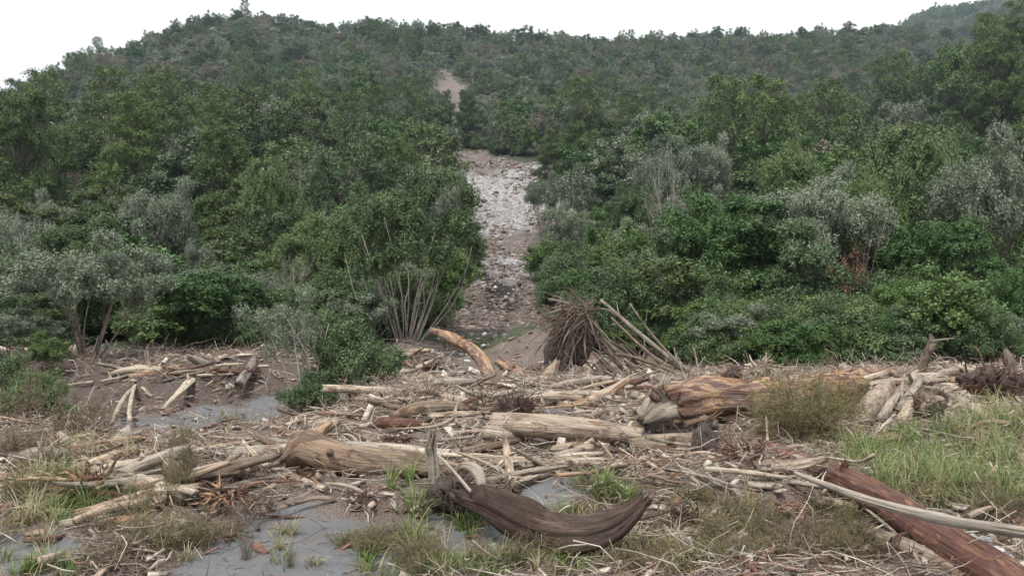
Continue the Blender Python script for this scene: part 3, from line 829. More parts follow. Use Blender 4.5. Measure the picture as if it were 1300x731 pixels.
spec('bush_a', 1050, 32, 385, 90, 'olive bush with dead twigs right of the bright green bush', 'bush', 'bush')
spec('conifer_a', 1098, 33, 385, 60, 'dark spiky shrub between the olive bush and the mid green bush', 'shrub', 'shrub')
spec('bush_rust', 1078, 36, 325, 45, 'rusty brown dead shrub among the green bushes', 'shrub', 'shrub', dz=1.6)
spec('broadleaf_a', 1290, 33, 330, 80, 'dark green bush at the right edge behind the debris', 'bush', 'bush')
spec('bush_a', 1262, 30, 398, 80, 'low green bush behind the right end of the debris pile', 'bush', 'bush')
spec('rimu_a', 992, 135, 124, 66, 'dark upright conifer in the middle of the right slope', 'conifer_tree')
spec('broadleaf_a', 1040, 130, 160, 60, 'dark broad tree right of the dark upright conifer', 'tree')
spec('rimu_a', 1278, 165, 48, 90, 'large dark tree on top of the right spur', 'conifer_tree')
spec('rimu_a', 702, 160, 182, 55, 'olive conifer on the right rim of the pale rock', 'conifer_tree')
spec('rimu_a', 757, 168, 187, 55, 'second olive conifer to the right of the slip rim', 'conifer_tree')
spec('kanuka_b', 690, 118, 232, 48, 'grey shaggy tree hanging over the right side of the pale rock', 'tree')
spec('kanuka_d', 1190, 90, 175, 70, 'olive tree behind and right of the tallest feathery tree', 'tree')

# --- the hillside canopy
def cover(name, label, keys, x, y, z, ki, rz, sw, sh, rs):
    """uncountable growth: repeats meshes of plants that stand in the scene"""
    me = bpy.data.meshes.new(name)
    n = len(x)
    me.vertices.add(n)
    me.vertices.foreach_set('co', np.stack([x, y, z], 1).astype(np.float32).ravel())
    def att(nm, t, a, f='value'):
        q = me.attributes.new(nm, t, 'POINT'); q.data.foreach_set(f, a.ravel())
    att('variant', 'INT', ki.astype(np.int32))
    att('turn', 'FLOAT_VECTOR', np.stack([rs.randn(n) * 0.05, rs.randn(n) * 0.05, rz], 1).astype(np.float32), 'vector')
    att('size', 'FLOAT_VECTOR', np.stack([sw, sw, sh], 1).astype(np.float32), 'vector')
    me.update()
    o = link(bpy.data.objects.new(name, me))
    tag(o, label, name, None, 'stuff')
    ng = bpy.data.node_groups.new(name, 'GeometryNodeTree')
    ng.interface.new_socket('Geometry', in_out='INPUT', socket_type='NodeSocketGeometry')
    ng.interface.new_socket('Geometry', in_out='OUTPUT', socket_type='NodeSocketGeometry')
    N, L = ng.nodes, ng.links
    gi, go = N.new('NodeGroupInput'), N.new('NodeGroupOutput')
    def named(nm, t):
        a = N.new('GeometryNodeInputNamedAttribute'); a.data_type = t; a.inputs['Name'].default_value = nm
        return a.outputs['Attribute']
    jo = N.new('GeometryNodeJoinGeometry')
    va, tu, si = named('variant', 'INT'), named('turn', 'FLOAT_VECTOR'), named('size', 'FLOAT_VECTOR')
    e2r = N.new('FunctionNodeEulerToRotation'); L.new(tu, e2r.inputs[0])
    for vi, k in enumerate(keys):
        if PROTO[k]['root'] is None: continue
        tj = N.new('GeometryNodeJoinGeometry')
        for src in PROTO[k]['root']:
            oi = N.new('GeometryNodeObjectInfo'); oi.transform_space = 'ORIGINAL'
            oi.inputs['Object'].default_value = src
            L.new(oi.outputs['Geometry'], tj.inputs[0])
        cmp = N.new('FunctionNodeCompare'); cmp.data_type = 'INT'; cmp.operation = 'EQUAL'
        ia = [s_ for s_ in cmp.inputs if s_.type == 'INT']
        L.new(va, ia[0]); ia[1].default_value = vi
        ip = N.new('GeometryNodeInstanceOnPoints')
        L.new(gi.outputs[0], ip.inputs['Points']); L.new(cmp.outputs[0], ip.inputs['Selection'])
        L.new(tj.outputs[0], ip.inputs['Instance']); L.new(e2r.outputs[0], ip.inputs['Rotation']); L.new(si, ip.inputs['Scale'])
        L.new(ip.outputs[0], jo.inputs[0])
    L.new(jo.outputs[0], go.inputs[0])
    md = o.modifiers.new(name, 'NODES'); md.node_group = ng

def undergrowth():
    rs = np.random.RandomState(5)
    n = 3600
    y = 31.5 + (rs.rand(n) ** 1.5) * 62; u = (rs.rand(n) * 2 - 1) * 0.74; x = u * y
    c = np.interp(y, SLP_Y, SLP_U)
    s = np.maximum.reduce([slip(x + a, y) for a in (0, 1.2, -1.2)])
    px = 650 + F * u
    keep = (s < 0.3) & ~((u > -0.100) & (u < 0.075) & (y < 62)) & ~((px > 465) & (px < 590) & (y < 36)) & ~((px < 210) & (px > 60) & (y < 40)) & ~((px < 345) & (px > 60) & (y < 33)) 
    keep &= ~((px > 740) & (px < 880) & (y < 36))
    x, y = x[keep], y[keep]
    y2 = 214 + 44 * rs.rand(900); u2 = -0.10 + 0.16 * rs.rand(900); x2 = u2 * y2
    k2 = np.maximum(slip(x2, y2), slip(x2, y2 - 1.5)) < 0.3
    x, y = np.concatenate([x, x2[k2]]), np.concatenate([y, y2[k2]]); n = len(x)
    keys = ['bush_a', 'fresh_a', 'broadleaf_c', 'kanuka_b', 'broadleaf_a', 'conifer_a']
    ki = np.searchsorted(np.cumsum([0.40, 0.07, 0.11, 0.15, 0.19, 0.08]), rs.rand(n)).clip(0, 5)
    hh = (1.3 + 2.6 * rs.rand(n)) * np.where(y < 36, 0.75, 1)
    PH = np.array([PROTO[k]['H'] for k in keys])[ki]; PW_ = np.array([PROTO[k]['W'] for k in keys])[ki]
    cover('undergrowth', 'tangled shrubs and saplings filling the foot of the forest', keys, x, y, h(x, y) - 0.5, ki, rs.rand(n) * 6.28,
          hh * (1.0 + 0.5 * rs.rand(n)) / PW_, hh / PH, rs)

def canopy():
    rs = np.random.RandomState(99)
    pts = []
    y = 37.0
    while y < 660:
        st = 3.6 if y < 80 else (4.6 if y < 200 else 5.3)
        lim = 0.74 * y + 8
        n = int(2 * lim / st)
        xs = -lim + (np.arange(n) + rs.rand(n)) * st
        yy = y + rs.rand(n) * st
        pts.append(np.stack([xs, yy], 1)); y += st
    P = np.concatenate(pts)
    # next range behind
    yy = 860 + 310 * rs.rand(5200); uu = 0.30 + 0.42 * rs.rand(5200)
    P = np.vstack([P, np.stack([uu * yy, yy], 1)])
    x, y = P[:, 0], P[:, 1]; u = x / y
    rd = np.interp(u, RD_U, RD_D)
    far = y > 900
    keep = (y < rd + 14) | far
    s = np.maximum.reduce([slip(x + a, y + b_) for a, b_ in ((0, 0), (1.6, 0), (-1.6, 0), (0, 2.5), (0, -2))])
    keep &= s < 0.3
    # below the slip nothing tall may stand in its way: the flood cleared the gully
    c = np.interp(y, SLP_Y, SLP_U)
    keep &= ~((u > -0.115) & (u < 0.08) & (y < 64)) & ~((np.abs(u - 0.0) < 0.050) & (y < 135) & (np.abs(u - c) < 0.062))
    keep &= ~((y > 205) & (y < 320) & (np.abs(u + 0.075) < 0.020) & (rs.rand(len(x)) < 0.25))
    for (ox, oy, r, t) in OCC:
        keep &= (((x - ox) / (0.62 * r + 0.8)) ** 2 + ((y - oy) / (0.5 * r + 0.8)) ** 2 > 1)
    x, y, u, far, rd = x[keep], y[keep], u[keep], far[keep], rd[keep]
    z = h(x, y) - 0.3
    reg = fbm(x / 45, y / 60, 77, 3); r = rs.rand(len(x))
    keys = ['hill_olive', 'hill_olive2', 'hill_grey', 'hill_grey2', 'hill_brown', 'hill_green', 'hill_dark', 'hill_rimu', 'hill_blue', 'hill_bare']
    elev = sstep(150, 480, y)
    left = sstep(-0.05, -0.35, u)
    w = np.stack([1.5 + 0 * r, 1.4 + 0 * r, 0.8 + 1.3 * elev + 1.2 * reg, 0.7 + 2.0 * elev + reg, 0.25 + 1.1 * elev * (0.4 + left) - reg,
                  1.1 - 0.9 * elev - reg, 0.9 - 0.3 * elev + 0.8 * reg, (0.55 - 0.45 * elev) * (y > 90), 0.7 - 0.4 * elev - reg, 0.24 + 0.35 * elev])
    w = np.maximum(w, 0.02); w = np.cumsum(w / w.sum(0), 0)
    ki = (r[None] > w).sum(0).clip(0, len(keys) - 1)
    sc = (0.58 + 1.05 * rs.rand(len(x)) ** 1.9) * np.where(y < 70, 0.78 + y / 350, 1.0) * np.where(y > 380, 0.85, 1.0) * np.where(far, 1.5, 1)
    px = 650 + F * u
    cap = np.interp(px, [0, 200, 350, 450, 560, 700, 780, 860, 960, 1100, 1300], [235, 255, 255, 250, 285, 300, 270, 250, 225, 205, 190]) + 55 * rs.rand(len(x))
    hmax = (CAM_Z + (420 - cap) / F * y) - z
    h0 = np.array([PROTO[k]['H'] for k in keys])[ki]
    sc = np.where(y < 105, np.minimum(sc, np.maximum(0.32, hmax / h0)), sc)
    edge = y < 44
    sc = sc * np.where(edge, 0.75, 1)
    wid = 0.92 + 0.35 * rs.rand(len(x))
    rz = rs.rand(len(x)) * 6.283
    # the ones that show largest are trees of their own
    app = sc / y * np.where(np.abs(u) < 0.66, 1, 0.01) * np.where(y < 50, 0.6, 1)
    order = np.argsort(-app)
    solo = order[:232]
    KL = {'hill_olive': ('olive feathery tree', 'tree'), 'hill_olive2': ('olive round-headed tree', 'tree'), 'hill_grey': ('grey-green feathery tree', 'tree'),
          'hill_grey2': ('grey-green round-headed tree', 'tree'), 'hill_brown': ('brownish grey tree', 'tree'), 'hill_green': ('mid green broadleaf tree', 'broadleaf_tree'),
          'hill_dark': ('dark green round tree', 'tree'), 'hill_rimu': ('conifer with drooping olive sprays', 'conifer_tree'),
          'hill_blue': ('blue-green tree with layered boughs', 'tree'), 'hill_bare': ('half bare pale-stemmed tree', 'bare_tree')}
    NEARP = {'hill_olive': 'kanuka_d', 'hill_olive2': 'kanuka_a', 'hill_grey': 'kanuka_b', 'hill_grey2': 'kanuka_b', 'hill_green': 'broadleaf_a',
             'hill_dark': 'conifer_a', 'hill_rimu': 'rimu_a', 'hill_blue': 'broadleaf_c', 'hill_bare': 'sparse_a', 'hill_brown': 'sparse_a'}
    for i in solo:
        k = keys[ki[i]]; kl, nm = KL[k]
        ux = u[i]
        if y[i] < 60: row = 'in the front forest rows'
        elif y[i] < 95: row = 'on the lowest slope'
        else: row = 'above the lowest slope'
        side = ('left of the tall conifer' if ux < -0.42 else 'left beside the slip' if ux < 0 else
                'right beside the slip' if ux < 0.28 else 'behind the tallest feathery tree' if ux < 0.5 else 'towards the right spur')
        p = PROTO[k]; pk = NEARP[k] if y[i] < 110 else k
        H = p['H'] * sc[i]; W = p['W'] * sc[i] * wid[i]
        g = f'{kl}s {row}, {side}'
        plant(pk, nm, x[i], y[i], H, W, rz[i], f'{kl} {row}, {side}', 'tree', g, z=z[i])
    for k in keys:      # every kind needs one tree standing on its own that the canopy repeats
        if PROTO[k]['root'] is None:
            cand = [i for i in order[232:] if keys[ki[i]] == k][:1]
            for i in cand:
                p = PROTO[k]; kl, nm = KL[k]
                plant(k, nm, x[i], y[i], p['H'] * sc[i], p['W'] * sc[i] * wid[i], rz[i], f'{kl} standing in the canopy of the mid slope', 'tree', 'single trees in the mid slope canopy', z=z[i])
                solo = np.append(solo, i)
    rest = np.setdiff1d(np.arange(len(x)), solo)
    cover('forest', 'dense mixed native forest covering the hillside up to the ridge', keys, x[rest], y[rest], z[rest], ki[rest], rz[rest], sc[rest] * wid[rest], sc[rest], rs)
    print('forest', len(rest), 'solo', len(solo))
canopy()
undergrowth()
# ============================================================ driftwood
WM = {
    'pale':   wood_mat('bleached_wood', (0.20, 0.165, 0.13), (0.40, 0.345, 0.28), (0.60, 0.54, 0.46), (0.20, 0.14, 0.10), 0.15, 0.35),
    'cream':  wood_mat('cream_wood', (0.22, 0.165, 0.125), (0.42, 0.33, 0.245), (0.60, 0.51, 0.41), (0.23, 0.145, 0.10), 0.25, 0.4),
    'tan':    wood_mat('tan_wood', (0.13, 0.085, 0.055), (0.29, 0.195, 0.13), (0.48, 0.365, 0.265), (0.15, 0.10, 0.07), 0.3, 0.4),
    'orange': wood_mat('orange_wood', (0.14, 0.080, 0.048), (0.33, 0.20, 0.12), (0.54, 0.39, 0.26), (0.12, 0.070, 0.060), 0.42, 0.5, weather=0.35),
    'red':    wood_mat('red_brown_wood', (0.060, 0.030, 0.024), (0.135, 0.068, 0.050), (0.29, 0.165, 0.11), (0.085, 0.042, 0.037), 0.5, 0.6, weather=0.15),
    'dark':   wood_mat('dark_wet_wood', (0.026, 0.018, 0.015), (0.066, 0.044, 0.037), (0.15, 0.10, 0.083), (0.040, 0.026, 0.022), 0.5, 0.6, weather=0.08),
    'grey':   wood_mat('grey_wood', (0.12, 0.105, 0.09), (0.25, 0.22, 0.19), (0.41, 0.37, 0.325), (0.13, 0.105, 0.085), 0.3, 0.4),
    'brown':  wood_mat('brown_wood', (0.06, 0.042, 0.03), (0.145, 0.105, 0.078), (0.27, 0.205, 0.155), (0.08, 0.056, 0.043), 0.3, 0.5),
}
_seed = [100]
def nseed():
    _seed[0] += 1; return _seed[0]

def wpts(pts, lift=0.0, d=None, sink=0.0):
    """photo points (px, py, radius px) to world points resting on the ground"""
    out = []
    for k, (px, py, r) in enumerate(pts):
        if d is None:
            x, y = hit(px, py + r * (1 - sink))
            dd = y
        else:
            dd = d if np.isscalar(d) else d[k]
        a, b = ray(px, py)
        out.append((a * dd, dd, CAM_Z + b * dd, r / F * dd))
    out = np.array(out)
    out[:, 2] += lift
    return out

def smooth_d(pts, blend=1.0):
    """distances along a log: straight line between its two ends, so lumps in the ground do not bend it"""
    w = wpts(pts)
    y0, y1 = w[0, 1], w[-1, 1]
    px = np.array([p[0] for p in pts], float)
    # 1/d is linear along a straight line in the picture
    L = np.concatenate([[0], np.cumsum(np.hypot(np.diff([p[0] for p in pts]), np.diff([p[1] for p in pts])))]); t = L / L[-1]
    return 1 / ((1 - t) / y0 + t / y1)

def stubs(mb, C, r, k, rs, length=(0.15, 0.8), thick=0.28, upness=0.4):
    for _ in range(k):
        i = rs.randint(1, len(C) - 1)
        d = unit(rs.randn(3) + [0, -0.2, upness])
        T = unit(C[min(i + 1, len(C) - 1)] - C[i - 1]); d = unit(d - T * (d @ T) * 0.7)
        L = r[i] * (length[0] + (length[1] - length[0]) * rs.rand()) + r[i]
        tube(mb, [C[i] + d * r[i] * 0.3, C[i] + d * L * 0.7, C[i] + d * L + T * L * 0.2], [r[i] * thick * 1.4, r[i] * thick, r[i] * thick * 0.6], n=6, seg=7, flute=0.2, cap=0.5, seed=nseed())

def log(name, label, pts, mat, d='auto', lift=0.05, cat='log', seg=20, flute=0.12, lump=0.08, cap=0.5, nst=2, group=None, n=None, parent=None, flat=1.0):
    if isinstance(d, str): d = smooth_d(pts) if d == 'auto' else [wpts(pts)[0, 1]] * len(pts)
    w = wpts(pts, lift, d)
    c0 = w[:, :3].mean(0)
    mb = MB(); sd = nseed()
    L = np.sum(np.linalg.norm(np.diff(w[:, :3], axis=0), axis=1))
    if n is None: n = int(np.clip(L / max(0.03, w[:, 3].max() * 0.35), 10, 60))
    C, r = tube(mb, w[:, :3] - c0, w[:, 3], n=n, seg=seg, flute=flute, lump=lump, seed=sd, cap=cap, flat=flat)
    rs = np.random.RandomState(sd)
    if parent is not None:
        c0 = np.zeros(3)
    if nst:
        root = empty(name, tuple(c0))
        tag(root, label, cat, group)
        mb.build('stem', WM[mat], root)
        for _ in range(nst):
            sb = MB(); stubs(sb, C, r, 1, rs); sb.build('branch_stub', WM[mat], root)
        return root, C + c0, r
    o = mb.build(name, WM[mat]); o.location = tuple(c0)
    tag(o, label, cat, group)
    return o, C + c0, r

def roots_mesh(center, axis, n, length, r0, rs, spreadf=0.7, curl=0.35, seg=5, back=0.0, gravity=0.0):
    mb = MB(); axis = unit(np.asarray(axis, float)); center = np.asarray(center, float)
    for _ in range(n):
        d = unit(axis + spreadf * rs.randn(3))
        L = length * (0.35 + 0.8 * rs.rand()); p = center + rs.randn(3) * length * 0.12 - axis * back
        P = [p]; v = d.copy()
        for k in range(4):
            v = unit(v + curl * rs.randn(3) - [0, 0, gravity]); P.append(P[-1] + v * L / 4)
        r = r0 * (0.3 + 0.9 * rs.rand())
        tube(mb, P, [r, r * 0.8, r * 0.6, r * 0.4, r * 0.15], n=9, seg=seg)
    return mb

def rootmass(name, label, px, py, rpx, mat, axis=(0, -1, 0), n=60, thick=0.05, d=None, cat='root mass', core=True, squash=(1, 1, 1), gravity=0.0, spreadf=0.9, lift=0.0, corem='brown', group=None, curl=0.35, cr=0.62):
    """torn-out root plate: a lumpy core of soil and wood with roots going all ways"""
    rs = np.random.RandomState(nseed())
    w = wpts([(px, py, rpx * 0.8)], lift, d if d is None else [d])[0]
    R0 = rpx / F * w[1]
    root = empty(name, tuple(w[:3])); tag(root, label, cat, group)
    if core:
        mb = MB(); nu, nv = 26, 18
        a, b = np.meshgrid(np.arange(nu) / nu * 2 * np.pi, np.linspace(0.02, np.pi - 0.02, nv), indexing='ij')
        dx = np.stack([np.cos(a) * np.sin(b), np.sin(a) * np.sin(b), np.cos(b)], -1)
        sd = nseed()
        rr = cr * R0 * (1 + 0.35 * vnoise(dx[..., 0] * 2 + 9, dx[..., 1] * 2 + dx[..., 2] * 1.7, sd) + 0.18 * vnoise(dx[..., 0] * 6 + 9, dx[..., 1] * 6 + dx[..., 2] * 5, sd + 1))
        V = (dx * rr[..., None] * np.array(squash)).reshape(-1, 3)
        i, j = np.meshgrid(np.arange(nu), np.arange(nv - 1), indexing='ij'); i2 = (i + 1) % nu
        q = np.stack([i * nv + j, i * nv + j + 1, i2 * nv + j + 1, i2 * nv + j], -1).reshape(-1, 4)
        mb.add(V, q, np.stack([a.ravel() * R0 * .6, b.ravel() * R0 * .6], 1))
        mb.build('soil_core', SOIL if corem == 'soil' else WM[corem], root)
    mb = MB()
    for _ in range(n):
        d0 = unit(rs.randn(3) * np.array(squash) + np.asarray(axis, float) * spreadf)
        L = R0 * (0.35 + 0.85 * rs.rand()); p = d0 * R0 * 0.35 * np.array(squash)
        P = [p]; v = d0.copy()
        for k in range(4):
            v = unit(v + curl * rs.randn(3) - [0, 0, gravity]); P.append(P[-1] + v * L / 4)
        r = thick * R0 * (0.2 + 1.0 * rs.rand() ** 2)
        tube(mb, P, [r, r * 0.85, r * 0.6, r * 0.4, r * 0.12], n=9, seg=5, flute=0.15, seed=nseed())
    mb.build('roots', WM[mat], root)
    return root

def soil_mat():
    m, nt, b, out = newmat('peaty_soil')
    t = nt.nodes.new('ShaderNodeTexCoord').outputs['Object']
    f = noise(nt, t, 14, 6, 0.8)
    nt.links.new(ramp(nt, f, [(0.35, (0.032, 0.024, 0.020)), (0.55, (0.095, 0.074, 0.062)), (0.7, (0.21, 0.175, 0.15))]), b.inputs['Base Color'])
    b.inputs['Roughness'].default_value = 0.95
    bumpn(nt, b, f, 1.0, 0.05)
    return m
SOIL = soil_mat()

# --- logs one can tell apart
log('driftwood_log', 'dark sodden curved log in the middle of the foreground, its right tip turned up',
    [(596, 636, 16), (618, 643, 20), (652, 659, 24), (695, 677, 25), (740, 683, 23), (775, 674, 20), (798, 659, 15), (813, 645, 10)], 'dark', nst=0, flute=0.15, lump=0.16, seg=48, cap=1.1, n=60, d=[8.7, 8.5, 8.25, 8.1, 8.0, 8.0, 8.0, 8.0])
rootmass('root_mass', 'black peaty root lump at the left end of the dark curved log', 572, 628, 38, 'dark', n=50, thick=0.09, corem='soil', squash=(1.2, 1, 0.8))
log('driftwood_log', 'smooth orange-brown log with a knobbly flared left end in front of the long bleached log',
    [(366, 594, 10), (388, 582, 22), (410, 588, 21), (440, 595, 19), (480, 600, 19), (520, 602, 18), (560, 607, 13), (590, 610, 7)], 'tan', nst=3, lump=0.2, flute=0.10, seg=28, lift=0.12)
log('driftwood_log', 'long bleached log lying left to right behind the smooth orange-brown log',
    [(292, 580, 9), (340, 577, 8), (400, 573, 8), (460, 574, 9), (520, 579, 10), (560, 586, 9)], 'pale', nst=1, lump=0.05, flute=0.05)
rootmass('root_mass', 'splintered brown root flare under the left end of the long bleached log', 308, 592, 22, 'tan', n=45, thick=0.14, axis=(-0.5, -0.4, -0.2), core=False, gravity=0.3)
log('driftwood_log', 'thin pale log continuing right from the upright grey stub',
    [(560, 590, 7), (620, 590, 8), (690, 592, 7), (760, 592, 7), (812, 594, 3)], 'cream', nst=1)
log('driftwood_log', 'split pale board lying just behind the thin pale log',
    [(640, 588, 4), (700, 584, 5), (760, 578, 4), (800, 577, 2)], 'pale', nst=0, flat=0.5, cap=1.0)
log('driftwood_log', 'thick cream log with a clean rounded left end and a dark hollow',
    [(627, 551, 15), (670, 553, 15), (720, 557, 15), (770, 562, 13), (815, 568, 10)], 'cream', nst=1, lump=0.06, flute=0.06, seg=26, cap=0.15, lift=0.16)
log('driftwood_log', 'brown fibrous log between the thick cream log and the dark root lump',
    [(800, 570, 10), (840, 573, 15), (880, 575, 16), (910, 572, 12)], 'brown', nst=1, flute=0.25)
o, C, r = log('driftwood_log', 'massive orange trunk with peeling bark, biggest log in the pile',
    [(852, 524, 28), (890, 518, 29), (940, 519, 26), (990, 514, 24), (1040, 506, 21), (1085, 500, 16)], 'orange', nst=3, flute=0.14, lump=0.10, seg=34, cap=0.4, lift=0.14)
log('root_flare', 'grey twisted root flare at the left end of the massive orange trunk',
    [(820, 537, 12), (832, 530, 24), (848, 525, 31), (866, 522, 31), (880, 520, 27)], 'grey', nst=3, flute=0.42, lump=0.30, seg=44, cap=0.7, n=34, cat='root flare')
rootmass('root_mass', 'black soil clod beside the grey twisted root flare', 817, 528, 17, 'dark', n=25, thick=0.08, corem='soil')
rootmass('root_mass', 'dark hairy peat clump hanging below the massive orange trunk', 893, 566, 33, 'dark', n=150, thick=0.035, axis=(0, -0.3, -1), corem='soil', squash=(0.8, 0.7, 1.15), gravity=0.35)
rootmass('root_mass', 'rusty tangle of thin roots left of the red-brown log', 945, 575, 34, 'orange', n=160, thick=0.045, core=False, squash=(1.1, 0.8, 0.8), axis=(-0.4, -0.3, -0.3))
log('driftwood_log', 'smooth orange log half buried on the crest of the debris at the right',
    [(1000, 496, 8), (1040, 489, 11), (1080, 483, 12), (1120, 481, 11), (1150, 482, 6)], 'orange', nst=1, seg=22)
log('driftwood_log', 'long red-brown log running down to the lower right corner',
    [(972, 578, 10), (1000, 592, 16), (1040, 608, 19), (1085, 628, 21), (1130, 652, 24), (1175, 684, 28), (1215, 712, 31), (1262, 742, 32), (1300, 765, 26)], 'red', nst=3, seg=34, flute=0.20, lump=0.14, lift=0.10, flat=0.85)
log('driftwood_log', 'pale split heartwood sliver on the upper end of the long red-brown log',
    [(982, 587, 4), (1005, 598, 7), (1028, 610, 6), (1040, 617, 2)], 'cream', nst=0, lift=0.22, flat=0.6)
log('driftwood_pole', 'long thin lichen-white pole lying across the red-brown log',
    [(1010, 606, 3), (1050, 622, 4.5), (1100, 641, 5.5), (1160, 658, 6.5), (1220, 671, 7), (1280, 681, 7.5), (1345, 692, 8)], 'pale', nst=2, d=[8.9, 8.3, 7.6, 7.0, 6.5, 6.15, 5.9], seg=12, cat='pole')
log('driftwood_log', 'tan split log below the red-brown log near the bottom edge',
    [(1085, 676, 5), (1115, 688, 9), (1150, 703, 12), (1190, 722, 13), (1230, 742, 13)], 'tan', nst=1, flute=0.2)
log('driftwood_log', 'thin dead branch at the bottom edge left of the tan split log',
    [(1040, 726, 4), (1080, 731, 5), (1130, 733, 5), (1180, 740, 5)], 'grey', nst=2, seg=10)
log('bent_trunk', 'orange-brown bent trunk arching down from the left of the slip fan',
    [(548, 421, 3.5), (572, 430, 6), (595, 443, 7.5), (612, 460, 8.5), (622, 482, 9), (628, 505, 8)], 'orange', d=[27.5, 26.5, 25.5, 24.5, 23.5, 22.8], nst=2, cat='trunk')
log('splintered_log', 'splintered orange log right of the bent trunk',
    [(640, 465, 7), (655, 475, 9), (680, 492, 9), (705, 503, 9), (735, 516, 8)], 'orange', d=[24.5, 24.0, 23.0, 22.3, 21.6], nst=3, flute=0.3, cap=1.5)
log('splintered_log', 'broken stump of tan wood standing behind the splintered orange log',
    [(682, 500, 8), (690, 488, 9), (700, 474, 8), (706, 463, 3)], 'tan', d=[23.2, 23.2, 23.3, 23.3], nst=1, flute=0.35, cap=1.5, cat='stump')
rootmass('root_mass', 'reddish ball of fine roots behind the thick cream log', 652, 520, 34, 'red', n=200, thick=0.032, core=True, corem='soil', squash=(1.1, 0.8, 0.75))
rootmass('root_mass', 'fine brown roots around the foot of the bent trunk', 615, 512, 26, 'brown', n=110, thick=0.035, core=False)
log('curved_branch', 'bleached branch arching over the debris below the root plate',
    [(688, 501, 4), (720, 492, 4.5), (760, 487, 5), (800, 492, 5), (830, 503, 5), (850, 513, 5)], 'pale', nst=0, lift=0.1, seg=10, cat='branch', d=19.5)
log('driftwood_pole', 'straight bleached pole under the arching bleached branch',
    [(690, 503, 4), (750, 503, 4.5), (812, 506, 4)], 'pale', nst=0, seg=10, cat='pole')
log('driftwood_pole', 'pale pole with its left end propped up right of the dark green bush',
    [(553, 507, 5), (580, 514, 6), (612, 523, 6)], 'cream', nst=0, lift=0.1, seg=12, cat='pole')
log('driftwood_log', 'weathered tan log below the dark green bush',
    [(500, 532, 6), (530, 523, 9), (565, 520, 8), (595, 522, 5)], 'tan', nst=1)
log('driftwood_log', 'pinkish log lying left of the reddish root ball', [(478, 541, 6), (500, 541, 8), (540, 544, 7)], 'red', nst=1)
log('driftwood_pole', 'thin pale pole slanting up towards the dark green bush', [(392, 556, 2.5), (430, 549, 3), (480, 541, 3), (540, 521, 3), (580, 510, 2)], 'pale', nst=0, seg=8, lift=0.06, cat='pole')
log('driftwood_log', 'pinkish brown log in front of the dark green bush', [(350, 549, 4), (385, 545, 6), (428, 541, 7)], 'cream', nst=1)
log('upright_stub', 'upright grey splintered stub behind the dark curved log',
    [(553, 626, 8), (550, 608, 7), (549, 590, 6.5), (546, 574, 6.5), (547, 566, 6)], 'grey', d='base', nst=2, seg=26, flute=0.5, lump=0.2, cap=2.2, cat='stub')
log('curved_branch', 'bleached branch bent like a hook beside the upright grey stub',
    [(575, 607, 3), (588, 597, 5), (600, 599, 6), (609, 609, 6), (612, 622, 5)], 'pale', d=[8.8, 8.75, 8.7, 8.65, 8.6], nst=0, flute=0.25, cat='branch')
log('driftwood_pole', 'white stick leaning from the upright grey stub to the dark curved log', [(556, 583, 2), (575, 603, 2.2), (598, 630, 2.2)], 'pale', d=[8.9, 8.7, 8.4], nst=0, seg=8, cat='stick')
log('driftwood_pole', 'short white stick leaning in front of the upright grey stub', [(540, 626, 2), (552, 640, 3), (528, 668, 3)], 'pale', nst=0, seg=8, cat='stick')
log('forked_branch', 'white forked branch in front of the smooth orange-brown log',
    [(322, 571, 2), (334, 588, 4), (350, 604, 5), (378, 620, 5), (412, 633, 4)], 'pale', nst=3, lift=0.12, cat='branch')
log('driftwood_pole', 'long grey pole crossing behind the white forked branch', [(262, 640, 3), (290, 625, 4.5), (330, 615, 5), (360, 604, 5), (388, 590, 3)], 'grey', nst=1, seg=10, cat='pole')
log('curved_branch', 'thin arching branch below the smooth orange-brown log', [(372, 622, 1.8), (410, 619, 2), (445, 623, 2.5), (480, 640, 2), (500, 645, 1.5)], 'pale', nst=0, seg=8, lift=0.05, cat='branch')
log('driftwood_pole', 'thin brown stick lying along the edge of the front sand', [(330, 660, 1.5), (400, 663, 2), (455, 658, 1.5)], 'red', nst=0, seg=6, cat='stick')
rootmass('root_mass', 'rusty splintered roots at the left above the front sand', 288, 628, 30, 'orange', n=70, thick=0.10, core=False, axis=(-0.3, -0.5, -0.2), squash=(1.4, 1, 0.7))
rootmass('root_mass', 'ragged reddish rotten stump left of the wide grey log', 110, 615, 32, 'orange', n=90, thick=0.12, core=True, corem='red', squash=(1.2, 0.8, 0.7), axis=(0, -0.3, 0.4))
log('driftwood_log', 'wide grey weathered log beside the ragged reddish stump', [(135, 630, 8), (160, 615, 10), (190, 600, 10), (212, 589, 7)], 'grey', nst=1, flute=0.2, lift=0.03)
log('driftwood_pole', 'pale stick pointing left below the ragged reddish stump', [(60, 636, 4), (90, 638, 4.5), (128, 641, 4)], 'pale', nst=0, seg=10, cat='stick', lift=0.05)
log('driftwood_log', 'pale-topped log with a reddish torn end on the left foreground', [(95, 678, 4.5), (125, 665, 6), (160, 658, 6), (200, 654, 8)], 'cream', nst=1, lift=0.14)
log('driftwood_log', 'orange peeled log beneath the pale-topped log on the left', [(112, 678, 8), (145, 674, 11), (185, 670, 10)], 'orange', nst=0, seg=22)
rootmass('root_mass', 'small reddish root end on the pale-topped log', 198, 655, 12, 'red', n=30, thick=0.14, lift=0.12, core=True, corem='red')
log('driftwood_pole', 'short cream stick on the small sand patch at the far left', [(34, 684, 3), (50, 682, 4), (68, 681, 3)], 'cream', nst=0, seg=8, cat='stick')
log('driftwood_pole', 'reddish stick beside the short cream stick', [(30, 692, 3), (55, 690, 4), (80, 686, 3)], 'red', nst=0, seg=8, cat='stick')
